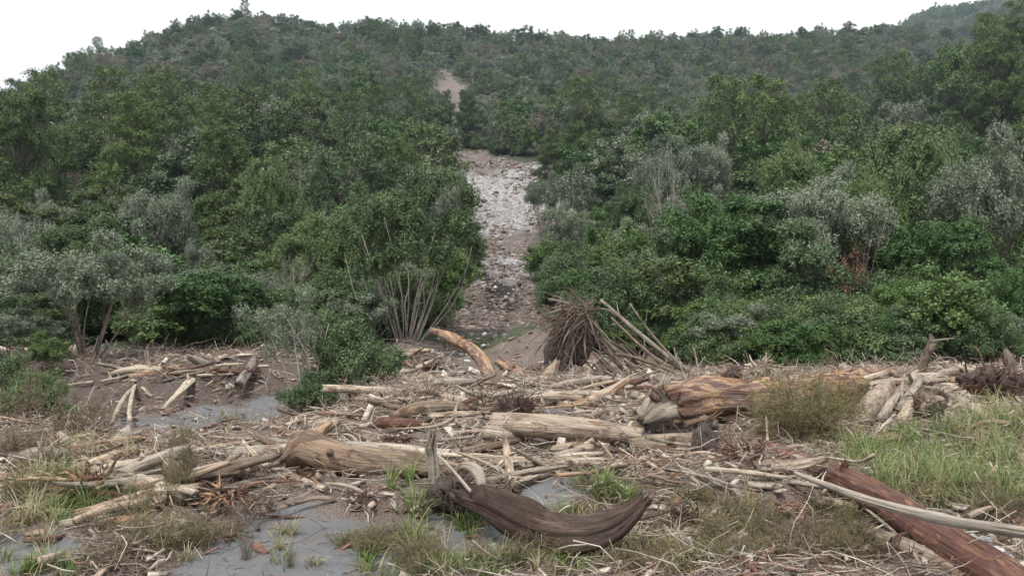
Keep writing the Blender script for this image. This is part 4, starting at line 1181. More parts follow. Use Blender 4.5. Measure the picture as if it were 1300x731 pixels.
log('upright_stub', 'red pointed splinter standing behind the wide grey log', [(204, 592, 4), (202, 583, 4), (198, 574, 1)], 'red', d='base', nst=0, cat='splinter', cap=0)
log('upright_stub', 'second red splinter left of the taller one', [(189, 590, 4), (187, 580, 4), (186, 573, 1)], 'cream', d='base', nst=0, cat='splinter', cap=0)
log('driftwood_log', 'broken pale log lying on top of the left mud bank', [(165, 482, 3), (180, 482, 6), (205, 477, 7), (228, 472, 5)], 'tan', lift=0.1, nst=1)
log('curved_branch', 'bleached root hanging down the left mud bank', [(170, 497, 2), (160, 507, 2.5), (150, 525, 3), (141, 545, 2.5)], 'pale', lift=0.12, nst=0, seg=8, cat='root')
log('curved_branch', 'second bleached root hanging right of the first on the mud bank', [(171, 494, 2), (167, 510, 2.5), (164, 528, 3), (165, 541, 2.5)], 'pale', lift=0.12, nst=0, seg=8, cat='root')
log('splintered_log', 'pale torn splinter sticking out of the middle of the mud bank', [(204, 526, 2), (222, 508, 3.5), (240, 490, 6), (244, 486, 3)], 'pale', lift=0.12, nst=1, flat=0.4, cap=1.5, cat='splinter')
log('driftwood_pole', 'pale branch lying level above the left mud bank', [(78, 493, 1.5), (98, 489, 2), (118, 487, 2)], 'pale', nst=0, seg=8, cat='branch')
# right-hand pile
log('driftwood_log', 'thick mottled log leaning up in the right-hand pile', [(1090, 540, 11), (1105, 519, 13), (1122, 501, 12), (1132, 490, 8)], 'cream', nst=1)
log('driftwood_log', 'pale narrow log right of the thick mottled log', [(1117, 536, 5), (1128, 520, 6), (1142, 502, 5)], 'pale', nst=0)
log('driftwood_log', 'pale bent log in the centre of the right-hand pile', [(1142, 541, 6), (1153, 527, 8), (1163, 515, 8), (1168, 509, 5)], 'cream', nst=1)
log('driftwood_log', 'flat grey board leaning left of the upright broken root', [(1137, 529, 4), (1152, 508, 6), (1168, 485, 5)], 'grey', nst=0, flat=0.4, d=[15.1, 15.6, 16.1])
log('curved_branch', 'bleached arching branch on the right-hand pile, the upper of two', [(1165, 482, 4), (1195, 490, 6), (1222, 503, 5), (1246, 518, 4)], 'pale', nst=0, cat='branch', seg=12)
log('curved_branch', 'bleached arching branch on the right-hand pile, the lower of two', [(1166, 496, 4), (1195, 499, 5), (1222, 512, 6), (1243, 528, 7), (1248, 537, 4)], 'pale', nst=1, cat='branch', seg=12)
log('driftwood_log', 'low tan log in the grass below the right-hand pile', [(1105, 561, 7), (1140, 560, 7), (1180, 558, 5), (1232, 560, 5)], 'tan', nst=1)
log('driftwood_pole', 'pale pole slanting down to the right below the pile', [(1172, 539, 2.5), (1200, 550, 3.5), (1232, 565, 4)], 'cream', nst=0, seg=8, cat='pole', lift=0.08)
rootmass('root_mass', 'brown tangled roots in the middle of the right-hand pile', 1180, 515, 26, 'brown', n=90, thick=0.06, core=True, corem='brown')
u_, C, r = log('upright_root', 'broken brown root standing upright above the right-hand pile', [(1166, 482, 6), (1172, 466, 6), (1178, 450, 5.5), (1183, 438, 5), (1181, 427, 1.5)], 'brown', d='base', nst=3, flute=0.3, cat='root')
log('driftwood_pole', 'thin crooked twig sticking right from the upright brown root', [(1182, 437, 2), (1195, 434, 1.5), (1212, 432, 0.8)], 'brown', d=[17.6, 17.6, 17.5], nst=0, seg=6, cat='twig')
log('upright_root', 'dark splintered stump at the right edge of the crest', [(1284, 475, 6), (1281, 460, 6), (1276, 446, 2)], 'brown', d='base', nst=1, flute=0.3, cat='stump')
rootmass('root_mass', 'brown wall of matted roots at the right edge of the frame', 1262, 492, 40, 'red', n=160, thick=0.045, core=True, corem='soil', lift=0.1, squash=(1.5, 0.8, 0.7))
log('driftwood_pole', 'white stick leaning on the crest right of the orange log', [(1082, 503, 1.8), (1095, 495, 2.2), (1112, 483, 1.8)], 'pale', lift=0.1, nst=0, seg=8, cat='stick')
rootmass('root_mass', 'bleached upturned roots on the crest behind the massive orange trunk', 967, 474, 20, 'pale', n=34, thick=0.16, axis=(0, -0.2, 0.8), core=True, corem='brown', lift=0.1)
log('driftwood_log', 'bleached log on the crest right of the upturned roots', [(985, 490, 4), (1010, 486, 5), (1045, 484, 4)], 'pale', nst=1, lift=0.1)
rootmass('root_mass', 'dark reddish root clump on the crest above the massive orange trunk', 930, 483, 18, 'red', n=60, thick=0.10, core=True, corem='soil', lift=0.1)
log('forked_branch', 'bleached thin forked twig standing on the crest left of the upturned roots', [(888, 478, 1.4), (885, 462, 1.3), (881, 444, 0.8)], 'pale', d='base', nst=0, seg=6, cat='twig')
log('driftwood_pole', 'broken grey branch in the grass at the right edge', [(1205, 610, 6), (1225, 600, 5), (1250, 590, 3.5), (1278, 568, 2)], 'tan', nst=1, lift=0.1, cat='branch', seg=10)
log('driftwood_log', 'orange log end at the right edge above the lichen-white pole', [(1286, 672, 7), (1305, 672, 9), (1330, 675, 9)], 'orange', nst=0)
log('driftwood_pole', 'thin pale pole in front of the red-brown log', [(1072, 640, 1.4), (1110, 668, 2), (1150, 705, 2.4), (1170, 735, 2.6)], 'pale', nst=0, seg=8, lift=0.12, cat='pole')
log('driftwood_pole', 'crooked stick crossing the thin pale pole', [(1055, 668, 2), (1070, 652, 1.8), (1088, 630, 1.4)], 'cream', nst=0, seg=6, lift=0.1, cat='stick')
log('curved_branch', 'bleached forked root right of the dark curved log', [(905, 620, 3), (925, 622, 4), (938, 632, 4), (944, 650, 3)], 'pale', nst=2, lift=0.05, cat='root')
log('curved_branch', 'orange curled root lying left of the bleached forked root', [(840, 622, 2), (858, 607, 3), (882, 603, 3), (905, 600, 2)], 'orange', nst=1, lift=0.06, cat='root')
log('curved_branch', 'thick orange root below the dark hairy peat clump', [(868, 600, 4), (890, 593, 6), (918, 590, 6), (940, 584, 4)], 'orange', nst=1, cat='root')

# --- the uprooted shrub with its plate of roots
def uprooted():
    d0 = 25.5
    a, b = ray(728, 436)
    c0 = np.array([a * d0, d0, CAM_Z + b * d0])
    root = empty('uprooted_tree', tuple(c0))
    tag(root, 'uprooted multi-stemmed tree whose root plate stands up left of its fanned bare stems', 'uprooted tree')
    rs = np.random.RandomState(4)
    R0 = 1.12
    mb = MB(); nu, nv = 40, 26
    A, B = np.meshgrid(np.arange(nu) / nu * 2 * np.pi, np.linspace(0.02, np.pi - 0.02, nv), indexing='ij')
    dx = np.stack([np.cos(A) * np.sin(B), np.sin(A) * np.sin(B), np.cos(B)], -1)
    rr = 1 + 0.45 * vnoise(dx[..., 0] * 2 + 9, dx[..., 1] * 2 + dx[..., 2] * 1.7, 61) + 0.16 * vnoise(dx[..., 0] * 7 + 9, dx[..., 1] * 6 + dx[..., 2] * 2, 62)
    V = dx * rr[..., None] * np.array([0.56, 0.48, 0.95]) * R0
    V[..., 0] += -0.10 + 0.30 * V[..., 2]
    V = V.reshape(-1, 3)
    i, j = np.meshgrid(np.arange(nu), np.arange(nv - 1), indexing='ij'); i2 = (i + 1) % nu
    q = np.stack([i * nv + j, i * nv + j + 1, i2 * nv + j + 1, i2 * nv + j], -1).reshape(-1, 4)
    mb.add(V, q); mb.build('root_plate', SOIL, root)
    mb = MB()
    for k in range(260):
        if k == 130:
            mb.build('roots', WM['brown'], root); mb = MB()
        t_ = rs.rand()
        top = np.array([0.55 - 0.7 * t_, -0.45, 1.15 - 0.75 * t_]) + rs.randn(3) * [0.14, 0.16, 0.14]
        L_ = 0.5 + 1.7 * rs.rand(); dr = unit(np.array([-0.75 + 0.75 * rs.randn(), -0.25 + 0.45 * rs.randn(), -0.55 + 0.6 * rs.randn()]))
        P = [top]; v = dr + [-0.3, -0.3, 0.7]
        for _ in range(4):
            v = unit(v + 0.30 * rs.randn(3) + 0.35 * dr + [0, 0, -0.12]); P.append(P[-1] + v * L_ / 4)
        r0 = 0.005 + 0.045 * rs.rand() ** 5
        tube(mb, P, [r0 * 1.4, r0 * 1.1, r0 * 0.8, r0 * 0.5, r0 * 0.15], n=11, seg=5, flute=0.2, seed=k)
    for k in range(170):
        p_ = np.array([0.1, -0.4, 0.2]) + rs.randn(3) * [0.38, 0.2, 0.5]; v = unit(np.array([-0.3, -0.6, -0.3]) + rs.randn(3) * 0.8); P = [p_]
        for _ in range(4):
            v = unit(v + 0.6 * rs.randn(3) + [0, 0, -0.15]); P.append(P[-1] + v * (0.08 + 0.10 * rs.rand()))
        tube(mb, P, [0.010, 0.008, 0.006, 0.004, 0.002], n=8, seg=4)
    mb.build('hanging_roots', WM['brown'], root)
    poles = [((763, 381), (805, 418), (862, 464), (890, 484), 4.2), ((800, 386), (824, 420), (858, 458), (885, 480), 2.4), ((776, 403), (810, 436), (856, 474), (888, 486), 3.0),
             ((751, 422), (790, 448), (830, 474), (862, 490), 4.2), ((765, 448), (800, 452), (850, 470), (880, 486), 3.4), ((760, 424), (785, 462), (812, 484), (835, 496), 3.2),
             ((752, 446), (775, 470), (800, 488), (825, 500), 3.0), ((772, 430), (800, 450), (820, 468), (846, 490), 2.6), ((745, 460), (765, 480), (790, 494), (812, 500), 2.2),
             ((742, 436), (790, 462), (840, 470), (880, 482), 2.4), ((790, 440), (815, 455), (842, 466), (880, 478), 2.0), ((748, 410), (776, 440), (806, 470), (830, 490), 2.0),
             ((697, 380), (712, 383), (728, 388), (746, 394), 4.2)]
    for _ in range(11):
        q0 = poles[rs.randint(12)]; jx, jy = rs.randn() * 12, rs.randn() * 9; sh = 0.15 * rs.rand()
        poles.append(tuple((p_[0] + jx * (1 - k_ / 4) + 4 * rs.randn() + sh * 60, p_[1] + jy * (1 - k_ / 4) + 3 * rs.randn() + sh * 50) for k_, p_ in enumerate(q0[:4])) + (1.2 + 1.2 * rs.rand(),))
    for k, pl in enumerate(poles):
        w = pl[4] * 0.8; P = []; dd = d0 + 0.6 + rs.randn() * 0.35
        for (px, py), rad in zip(pl[:4], (w * 0.55, w * 0.8, w, w)):
            a, b = ray(px, py); P.append([a * dd - c0[0], dd - c0[1], CAM_Z + b * dd - c0[2], rad / F * dd]); dd -= 0.25 if k < 12 else 0.05
        P = np.array(P); mb = MB()
        C, r = tube(mb, P[:, :3], P[:, 3], n=16, seg=8, flute=0.12, lump=0.06, seed=300 + k, cap=0.6)
        for _ in range(3):
            i_ = rs.randint(3, 13); dd_ = unit(C[i_ - 2] - C[i_] + rs.randn(3) * 0.25); l_ = 0.25 + 0.6 * rs.rand()
            tube(mb, [C[i_], C[i_] + dd_ * l_ * 0.5, C[i_] + dd_ * l_ + rs.randn(3) * 0.06], [r[i_] * 0.5, r[i_] * 0.35, r[i_] * 0.12], n=5, seg=5)
        mb.build('stem', WM['brown' if k % 3 else 'grey'], root)
uprooted()

# ============================================================ loose sticks one can still count
def zone_of(px, py):
    if px < 240: return 'on the left debris around the ragged reddish stump' if py > 575 else 'beside the sand channel and mud bank on the left'
    if px < 520: return 'in the litter round the smooth orange-brown log' if py > 560 else 'on the debris below the dark green bush'
    if px < 780: return 'in the litter round the thick cream log' if py > 515 else 'on the debris at the toe of the slip fan'
    if px < 1000: return 'on the litter in front of the massive orange trunk' if py > 540 else 'on the crest behind the massive orange trunk'
    return 'on the right debris near the leaning pile' if py < 600 else 'around the long red-brown log'

def loose_sticks():
    rs = np.random.RandomState(17)
    kinds = [('bleached', 'pale'), ('grey', 'grey'), ('tan', 'tan'), ('reddish', 'red'), ('cream', 'cream')]
    protos = []
    for nm, mt in kinds:
        for v in range(3):
            mb = MB(); L = 1.0
            P = [np.array([-0.5 * L, 0, 0])]
            for k in range(4): P.append(P[-1] + np.array([L / 4, 0.05 * rs.randn(), 0.035 * rs.randn()]))
            r0 = 0.018 + 0.008 * v
            C, r = tube(mb, P, [r0 * 1.2, r0, r0 * 0.9, r0 * 0.7, r0 * 0.4], n=12, seg=8, flute=0.18, lump=0.12, seed=500 + v, cap=0.8)
            if v > 0:
                for _ in range(v + 1):
                    i = rs.randint(2, 9); d = unit(np.array([0.8, rs.randn() * 0.8, abs(rs.randn()) * 0.5]))
                    ll = 0.10 + 0.22 * rs.rand()
                    tube(mb, [C[i], C[i] + d * ll * 0.5, C[i] + d * ll + [0, 0, -0.01]], [r[i] * 0.7, r[i] * 0.5, r[i] * 0.25], n=5, seg=6)
            protos.append((nm, mb.mesh('stick', WM[mt])))
    n = 0
    while n < 270:
        px = rs.rand() * 1300; py = 470 + 255 * rs.rand() ** 1.3
        x, y = hit(px, py)
        if y > 34 or y < 7 or (sandmask(np.array([x]), np.array([y]))[0] > 0.5 and rs.rand() < 0.8): continue
        if px < 345 and py < 530 and rs.rand() < 0.7: continue
        nm, me = protos[rs.choice(len(protos), p=np.repeat([0.30, 0.22, 0.16, 0.16, 0.16], 3) / 3)]
        o = link(bpy.data.objects.new('stick', me))
        s = (0.35 + 1.0 * rs.rand() ** 2) * (0.8 + y / 40)
        tilt = rs.randn() * 0.13
        o.scale = (s, s * 0.9, s * 0.9)
        o.rotation_euler = (rs.rand() * 6.28, tilt, rs.randn() * 0.9 + (3.14 if rs.rand() < 0.5 else 0))
        o.location = (x, y, hf(x, y) + 0.04 + 0.07 * rs.rand() + abs(math.sin(tilt)) * s * 0.4)
        z = zone_of(px, py); g = f'{nm} sticks {z}'
        tag(o, f'{nm} stick {z}', 'stick', g)
        n += 1
loose_sticks()

def broken_limbs():
    """the broken limbs and small logs that make up the heap"""
    rs = np.random.RandomState(71)
    areas = [(1000, 500, 300, 26, 34), (600, 530, 150, 26, 30), (430, 590, 120, 30, 18), (170, 625, 110, 30, 15), (690, 600, 120, 24, 14), (950, 610, 90, 26, 12), (1180, 500, 110, 24, 16), (560, 470, 60, 22, 12), (250, 475, 90, 9, 10), (800, 500, 60, 14, 8)]
    kinds = [('bleached', 'pale'), ('cream', 'cream'), ('grey', 'grey'), ('tan', 'tan'), ('dark brown', 'brown'), ('reddish', 'red')]
    for (cx, cy, sx, sy, n) in areas:
        for _ in range(int(n * 1.5)):
            px, py = cx + sx * rs.randn() * 0.6, cy + sy * rs.randn() * 0.6
            if px < 20 or px > 1290 or (px > 800 and py > 560 and rs.rand() < 0.9) or (abs(py - 600) < 30 and 360 < px < 560 and rs.rand() < 0.6) or (abs(py - 555) < 18 and 610 < px < 830 and rs.rand() < 0.7) or (abs(py - 535) < 30 and 820 < px < 1010 and rs.rand() < 0.8): continue
            x, y = hit(px, py)
            if y > 33 or y < 8 or (y > 22 and -0.10 < x / y < 0.03 and rs.rand() < 0.8): continue
            nm, mt = kinds[rs.choice(6, p=[0.32, 0.24, 0.17, 0.11, 0.09, 0.07])]
            L = (0.5 + 1.5 * rs.rand() ** 1.5) * (0.7 + y / 40); r0 = (0.028 + 0.095 * rs.rand() ** 2.2) * (0.7 + y / 40)
            a = rs.randn() * 0.6 + (np.pi if rs.rand() < 0.5 else 0); el = 0.10 * rs.randn() + (0.25 * abs(rs.randn()) if rs.rand() < 0.3 else 0)
            v = np.array([math.cos(a) * math.cos(el), math.sin(a) * math.cos(el), math.sin(el)]); P = [np.zeros(3)]; bow = rs.randn(3) * [1, 1, 0.3]
            for k in range(4):
                v = unit(v + 0.10 * rs.randn(3) * [1, 1, 0.6] + bow * 0.07); P.append(P[-1] + v * L / 4)
            P = np.array(P); P -= P.mean(0)
            zz = h_mid(x + P[:, 0], y + P[:, 1]) + 0.07 - P[:, 2]
            mb = MB(); sd = nseed()
            C, r = tube(mb, P, [r0 * 0.9, r0, r0 * 0.95, r0 * 0.8, r0 * 0.5], n=18, seg=12, flute=0.22, lump=0.16, seed=sd, cap=1.2, flat=0.75 + 0.25 * rs.rand())
            root = empty('broken_limb', (x, y, float(np.median(zz)) + r0 * 0.7 + 0.10 * rs.rand()))
            z = zone_of(px, py)
            tag(root, f'{nm} broken limb {z}', 'driftwood', f'{nm} broken limbs {z}')
            mb.build('stem', WM[mt], root)
            for _k in range(1 + rs.randint(3)):
                i = rs.randint(2, 16); d = unit(C[min(17, i + 1)] - C[i] + 0.7 * rs.randn(3) + [0, 0, 0.2]); ll = L * (0.12 + 0.25 * rs.rand())
                sb = MB()
                tube(sb, [C[i], C[i] + d * ll * 0.5, C[i] + d * ll + rs.randn(3) * ll * 0.12], [r[i] * 0.55, r[i] * 0.38, r[i] * 0.15], n=7, seg=7, flute=0.2, seed=sd + _k, cap=0.6)
                sb.build('side_branch', WM[mt], root)
broken_limbs()

def tangles():
    rs = np.random.RandomState(23)
    for k, (px, py, rp) in enumerate([(505, 556, 22), (590, 565, 20), (735, 540, 22), (460, 632, 24), (640, 615, 26), (745, 612, 20), (690, 470, 16), (850, 478, 16), (1040, 478, 14), (1230, 478, 20),
                                      (330, 640, 26), (1000, 640, 26), (870, 650, 24), (545, 500, 18), (150, 560, 18), (320, 470, 16), (1120, 690, 22), (590, 440, 14)]):
        mt, nm = (('red', 'reddish'), ('brown', 'brown'), ('tan', 'tan'))[k % 3]
        z = zone_of(px, py)
        rootmass('root_tangle', f'{nm} tangle of torn roots {z}', px, py, rp, mt, n=70, thick=0.055, core=False, squash=(1.4, 1.0, 0.55), curl=0.6, gravity=0.1, group=f'{nm} root tangles {z}')
tangles()

# ============================================================ litter: what nobody could count
def scatter(n, rs, ymin=7.0, ymax=33.0, sand=0.06, power=1.0, near=0.5):
    """points on the debris, denser where the flood heaped it"""
    X, Y = [], []
    tot = 0
    while tot < n:
        m = n * 2
        t = rs.rand(m)
        y = np.sqrt(ymin ** 2 + (ymax ** 2 - ymin ** 2) * t ** (1 + near)); x = (rs.rand(m) * 2 - 1) * (0.70 * y + 2.5)
        sm = sandmask(x, y)
        dn = 0.55 + 0.9 * fbm(x / 1.4, y / 1.4, 66, 3)
        p = np.where(sm > 0.15, sand, np.clip(dn, 0.08, 1))
        ch = (x < -4.0) & (y > 20.5) & (y < 26.4)
        p = np.where(ch, p * 0.35, p)
        p = np.where((y > 24) & (np.abs(x / y + 0.01) < 0.085), p * 0.14, p)
        k = rs.rand(m) < p
        X.append(x[k]); Y.append(y[k]); tot += k.sum()
    return np.concatenate(X)[:n], np.concatenate(Y)[:n]

def twigs(name, label, n, rs, L0, L1, r0, mat, lift=0.10, tilt=0.30, curl=0.48, rot=None, **kw):
    x, y = scatter(n, rs, **kw)
    K = 5
    L = (L0 + (L1 - L0) * rs.rand(n) ** 2.2) * (0.8 + y / 45)
    a = (rs.randn(n) * 0.75 + (0.0 if rot is None else rot)) + np.where(rs.rand(n) < 0.5, np.pi, 0)
    el = rs.randn(n) * tilt
    P = np.zeros((n, K, 3)); v = np.stack([np.cos(a) * np.cos(el), np.sin(a) * np.cos(el), np.sin(el)], 1)
    P[:, 0] = np.stack([x, y, np.zeros(n)], 1) - v * L[:, None] / 2
    for k in range(1, K):
        v = unit(v + curl * rs.randn(n, 3) * [1, 1, 0.5]); P[:, k] = P[:, k - 1] + v * (L / (K - 1))[:, None]
    z0 = h(x, y) + lift * rs.rand(n) ** 1.5
    P[:, :, 2] += z0[:, None]
    g = h(P[:, :, 0].ravel(), P[:, :, 1].ravel()).reshape(n, K)
    P[:, :, 2] = np.maximum(P[:, :, 2], g + 0.004)
    r = r0 * (0.35 + 1.0 * rs.rand(n) ** 2) * (0.75 + y / 30)
    T = unit(np.gradient(P, axis=1)); Nn = unit(np.cross(T, [0.03, 0.02, 1.0])); Bn = np.cross(T, Nn)
    S = 4; th = np.arange(S) / S * 2 * np.pi + 0.4
    taper = np.linspace(1, 0.45, K)
    ring = (np.cos(th)[None, None, :, None] * Nn[:, :, None, :] + np.sin(th)[None, None, :, None] * Bn[:, :, None, :])
    V = P[:, :, None, :] + ring * (r[:, None] * taper[None])[:, :, None, None]
    base = (np.arange(n) * K * S)[:, None, None]
    i, j = np.meshgrid(np.arange(K - 1), np.arange(S), indexing='ij'); j2 = (j + 1) % S
    q = np.stack([i * S + j, i * S + j2, (i + 1) * S + j2, (i + 1) * S + j], -1).reshape(1, -1, 4) + base
    caps = np.array([[3, 2, 1, 0], [(K - 1) * S, (K - 1) * S + 1, (K - 1) * S + 2, (K - 1) * S + 3]])[None] + base
    mb = MB(); mb.add(V.reshape(-1, 3), np.concatenate([q, caps], 1).reshape(-1, 4))
    o = mb.build(name, mat, smooth=False)
    tag(o, label, 'litter', None, 'stuff')
    return o

LT = {
    'mix': litter_mat('mixed_twigs', [(0.12, 0.085, 0.07), (0.24, 0.19, 0.155), (0.38, 0.31, 0.26), (0.20, 0.11, 0.08), (0.52, 0.46, 0.39), (0.17, 0.14, 0.12), (0.31, 0.275, 0.24), (0.28, 0.155, 0.11)]),
    'pale': litter_mat('pale_twigs', [(0.60, 0.54, 0.46), (0.46, 0.40, 0.34), (0.66, 0.60, 0.53), (0.36, 0.31, 0.26), (0.50, 0.40, 0.31)]),
    'red': litter_mat('reddish_fibres', [(0.15, 0.07, 0.045), (0.22, 0.11, 0.07), (0.10, 0.05, 0.035), (0.30, 0.17, 0.105), (0.18, 0.12, 0.09)]),
    'dry': litter_mat('dry_fronds', [(0.15, 0.125, 0.075), (0.24, 0.20, 0.13), (0.32, 0.27, 0.19), (0.17, 0.125, 0.09)]),
}
_r = np.random.RandomState(31)
twigs('twig_litter', 'matted brown and grey twigs covering the flood debris', 35000, _r, 0.08, 0.75, 0.0062, LT['mix'], lift=0.16)
twigs('root_litter', 'reddish brown fibrous roots strewn through the flood debris', 26000, _r, 0.06, 0.55, 0.0042, LT['red'], curl=0.6, lift=0.16)
twigs('bleached_twig_litter', 'bleached thin twigs scattered over the flood debris', 13500, _r, 0.12, 1.1, 0.0072, LT['pale'], lift=0.18, sand=0.02)
twigs('slip_litter', 'broken branches strewn over the toe of the landslip', 1500, _r, 0.2, 1.3, 0.012, LT['mix'], ymin=26, ymax=60, lift=0.1)

def chips(name, label, n, rs, mat, s0, s1, **kw):
    x, y = scatter(n, rs, **kw)
    s = (s0 + (s1 - s0) * rs.rand(n) ** 2.5) * (0.7 + y / 25)
    a = rs.rand(n) * 6.28
    t = np.stack([np.cos(a), np.sin(a), 0.25 * rs.randn(n)], 1); nr = unit(np.array([0, 0, 1.0]) + 0.5 * rs.randn(n, 3)); b_ = unit(np.cross(nr, t)); t = np.cross(b_, nr)
    w = s * (0.15 + 0.3 * rs.rand(n)); th = s * 0.10
    c = np.stack([x, y, h(x, y) + 0.01 + 0.08 * rs.rand(n)], 1)
    V = []
    for dz in (-1, 1):
        for (i, j) in ((-1, -0.6), (0.9, -1), (1, 0.5), (-0.7, 1)):
            V.append(c + t * (s * i)[:, None] + b_ * (w * j)[:, None] + nr * (th * dz)[:, None])
    V = np.stack(V, 1).reshape(-1, 3)
    f = np.array([[3, 2, 1, 0], [4, 5, 6, 7], [0, 1, 5, 4], [1, 2, 6, 5], [2, 3, 7, 6], [3, 0, 4, 7]])[None] + (np.arange(n) * 8)[:, None, None]
    mb = MB(); mb.add(V, f.reshape(-1, 4))
    tag(mb.build(name, mat, smooth=False), label, 'litter', None, 'stuff')
chips('bark_litter', 'bark flakes and split wood chips lying on the flood debris', 16000, _r, LT['mix'], 0.015, 0.12)
chips('splinter_litter', 'pale and orange wood splinters lying on the flood debris', 4200, _r, LT['pale'], 0.03, 0.20, sand=0.02)

def rubble(name, label, n, rs, mat, s0, s1, y0, y1, edge=0.0):
    X = []; tot = 0
    while tot < n:
        m = 8000
        y = y0 + (y1 - y0) * rs.rand(m) ** 1.3; c = np.interp(y, SLP_Y, SLP_U); w = np.interp(y, SLP_Y, SLP_W)
        x = (c + w * (rs.rand(m) * 2 - 1)) * y
        k = (slip(x, y) > 0.5) & (rs.rand(m) < np.clip(0.5 + 1.2 * fbm(x / 4, y / 7, 91, 3) + edge * (np.abs(x / y - c) / np.maximum(w, 1e-3) - 0.6), 0.05, 1))
        X.append(np.stack([x[k], y[k]], 1)); tot += k.sum()
    P = np.concatenate(X)[:n]; x, y = P[:, 0], P[:, 1]
    s = (s0 + (s1 - s0) * rs.rand(n) ** 4) * (0.6 + y / 130)
    base = np.array([(-1, -1, -1), (1, -1, -1), (1, 1, -1), (-1, 1, -1), (-1, -1, 1), (1, -1, 1), (1, 1, 1), (-1, 1, 1)], float)
    V = base[None] * (0.45 + 0.55 * rs.rand(n, 8, 3)) * (0.6 + 0.7 * rs.rand(n, 1, 3)) * s[:, None, None]
    a = rs.rand(n) * 6.28; ca, sa = np.cos(a)[:, None], np.sin(a)[:, None]
    V = np.stack([V[..., 0] * ca - V[..., 1] * sa, V[..., 0] * sa + V[..., 1] * ca, V[..., 2] * 0.7], -1)
    V += np.stack([x, y, h(x, y) + 0.1 * s], 1)[:, None]
    f = np.array([[3, 2, 1, 0], [4, 5, 6, 7], [0, 1, 5, 4], [1, 2, 6, 5], [2, 3, 7, 6], [3, 0, 4, 7]])[None] + (np.arange(n) * 8)[:, None, None]
    mb = MB(); mb.add(V.reshape(-1, 3), f.reshape(-1, 4))
    tag(mb.build(name, mat, smooth=False), label, 'rubble', None, 'stuff')
RB = {'pale': litter_mat('pale_rubble', [(0.42, 0.41, 0.40), (0.30, 0.29, 0.28), (0.54, 0.53, 0.52), (0.22, 0.20, 0.185), (0.36, 0.34, 0.32)]),
      'brown': litter_mat('brown_rubble', [(0.16, 0.125, 0.105), (0.24, 0.20, 0.175), (0.10, 0.08, 0.07), (0.32, 0.29, 0.265), (0.19, 0.155, 0.135)])}
rubble('slip_rubble', 'pale broken rock scattered down the landslip', 900, _r, RB['pale'], 0.05, 0.36, 60, 215)
rubble('slip_rubble', 'brown earth clods and stones covering the landslip and its fan', 3500, _r, RB['brown'], 0.05, 0.36, 36, 220, 0.8)
rubble('fan_gravel', 'small stones strewn over the landslip fan', 9000, _r, RB['brown'], 0.02, 0.16, 34, 62)

# ============================================================ stones
def stone_mat(name, a, b_):
    m, nt, b, out = newmat(name)
    t = nt.nodes.new('ShaderNodeTexCoord').outputs['Object']
    f = noise(nt, t, 5, 6, 0.7)
    nt.links.new(ramp(nt, f, [(0.35, a), (0.62, b_)]), b.inputs['Base Color'])
    b.inputs['Roughness'].default_value = 0.8
    bumpn(nt, b, f, 0.5, 0.03)
    return m
STM = {'grey': stone_mat('grey_stone', (0.16, 0.17, 0.175), (0.33, 0.34, 0.345)), 'white': stone_mat('pale_stone', (0.36, 0.37, 0.37), (0.60, 0.60, 0.59)), 'brown': stone_mat('brown_stone', (0.12, 0.095, 0.08), (0.30, 0.26, 0.23))}
def stone_mesh(seed, mat, angular=0.5, name='stone'):
    rs = np.random.RandomState(seed)
    nu, nv = 18, 12
    A, B = np.meshgrid(np.arange(nu) / nu * 2 * np.pi, np.linspace(0.02, np.pi - 0.02, nv), indexing='ij')
    dx = np.stack([np.cos(A) * np.sin(B), np.sin(A) * np.sin(B), np.cos(B)], -1)
    rr = 1 + 0.12 * vnoise(dx[..., 0] * 2 + 9, dx[..., 1] * 2 + dx[..., 2] * 1.7, seed)
    V = (dx * rr[..., None]).reshape(-1, 3)
    for _ in range(int(12 * angular)):
        n_ = unit(rs.randn(3)); c = 0.62 + 0.25 * rs.rand(); dd = V @ n_
        V = V - np.maximum(dd - c, 0)[:, None] * n_
    i, j = np.meshgrid(np.arange(nu), np.arange(nv - 1), indexing='ij'); i2 = (i + 1) % nu
    q = np.stack([i * nv + j, i * nv + j + 1, i2 * nv + j + 1, i2 * nv + j], -1).reshape(-1, 4)
    mb = MB(); mb.add(V, q)
    return mb.mesh(name, STM[mat], smooth=angular < 0.4)

def stone(label, px, py, wpx, hpx, mat, seed, angular=0.6, deep=0.7, rot=(0, 0, 0), name='stone', group=None, me=None):
    x, y = hit(px, py + hpx * 0.4)
    o = link(bpy.data.objects.new(name, me or stone_mesh(seed, mat, angular, name)))
    s = y / F
    o.scale = (wpx / 2 * s, wpx / 2 * s * deep, hpx / 2 * s * 1.15)
    o.rotation_euler = rot
    o.location = (x, y, CAM_Z + ray(px, py)[1] * y)
    tag(o, label, 'stone', group)
stone('flat pale slab of stone tilted in the grass below the dark curved log', 653, 708, 50, 7, 'grey', 3, 1.4, 0.62, (0.45, -0.45, 0.5), 'stone_slab')
stone('large smooth grey boulder at the lower end of the red-brown log', 1262, 712, 52, 32, 'white', 4, 0.1)
stone('grey boulder under the lichen-white pole, behind the red-brown log', 1240, 692, 44, 26, 'grey', 5, 0.2)
stone('dark grey stone near the bottom edge left of the tan split log', 1118, 716, 14, 9, 'grey', 6, 0.3)
stone('white stone beside the hanging black soil clod', 790, 540, 13, 14, 'white', 7, 0.6)
stone('small white stone at the edge of the sand behind the dark curved log', 769, 625, 9, 11, 'white', 8, 0.6)
stone('square pale stone on the bank left of the bent trunk', 560, 451, 9, 9, 'white', 9, 0.9)
stone('pale blue-grey flat stone behind the long bleached log', 508, 567, 13, 10, 'grey', 10, 0.8, rot=(0.3, 0.5, 0))
stone('round pale stone in the grass at the right', 1243, 597, 16, 12, 'grey', 12, 0.2)
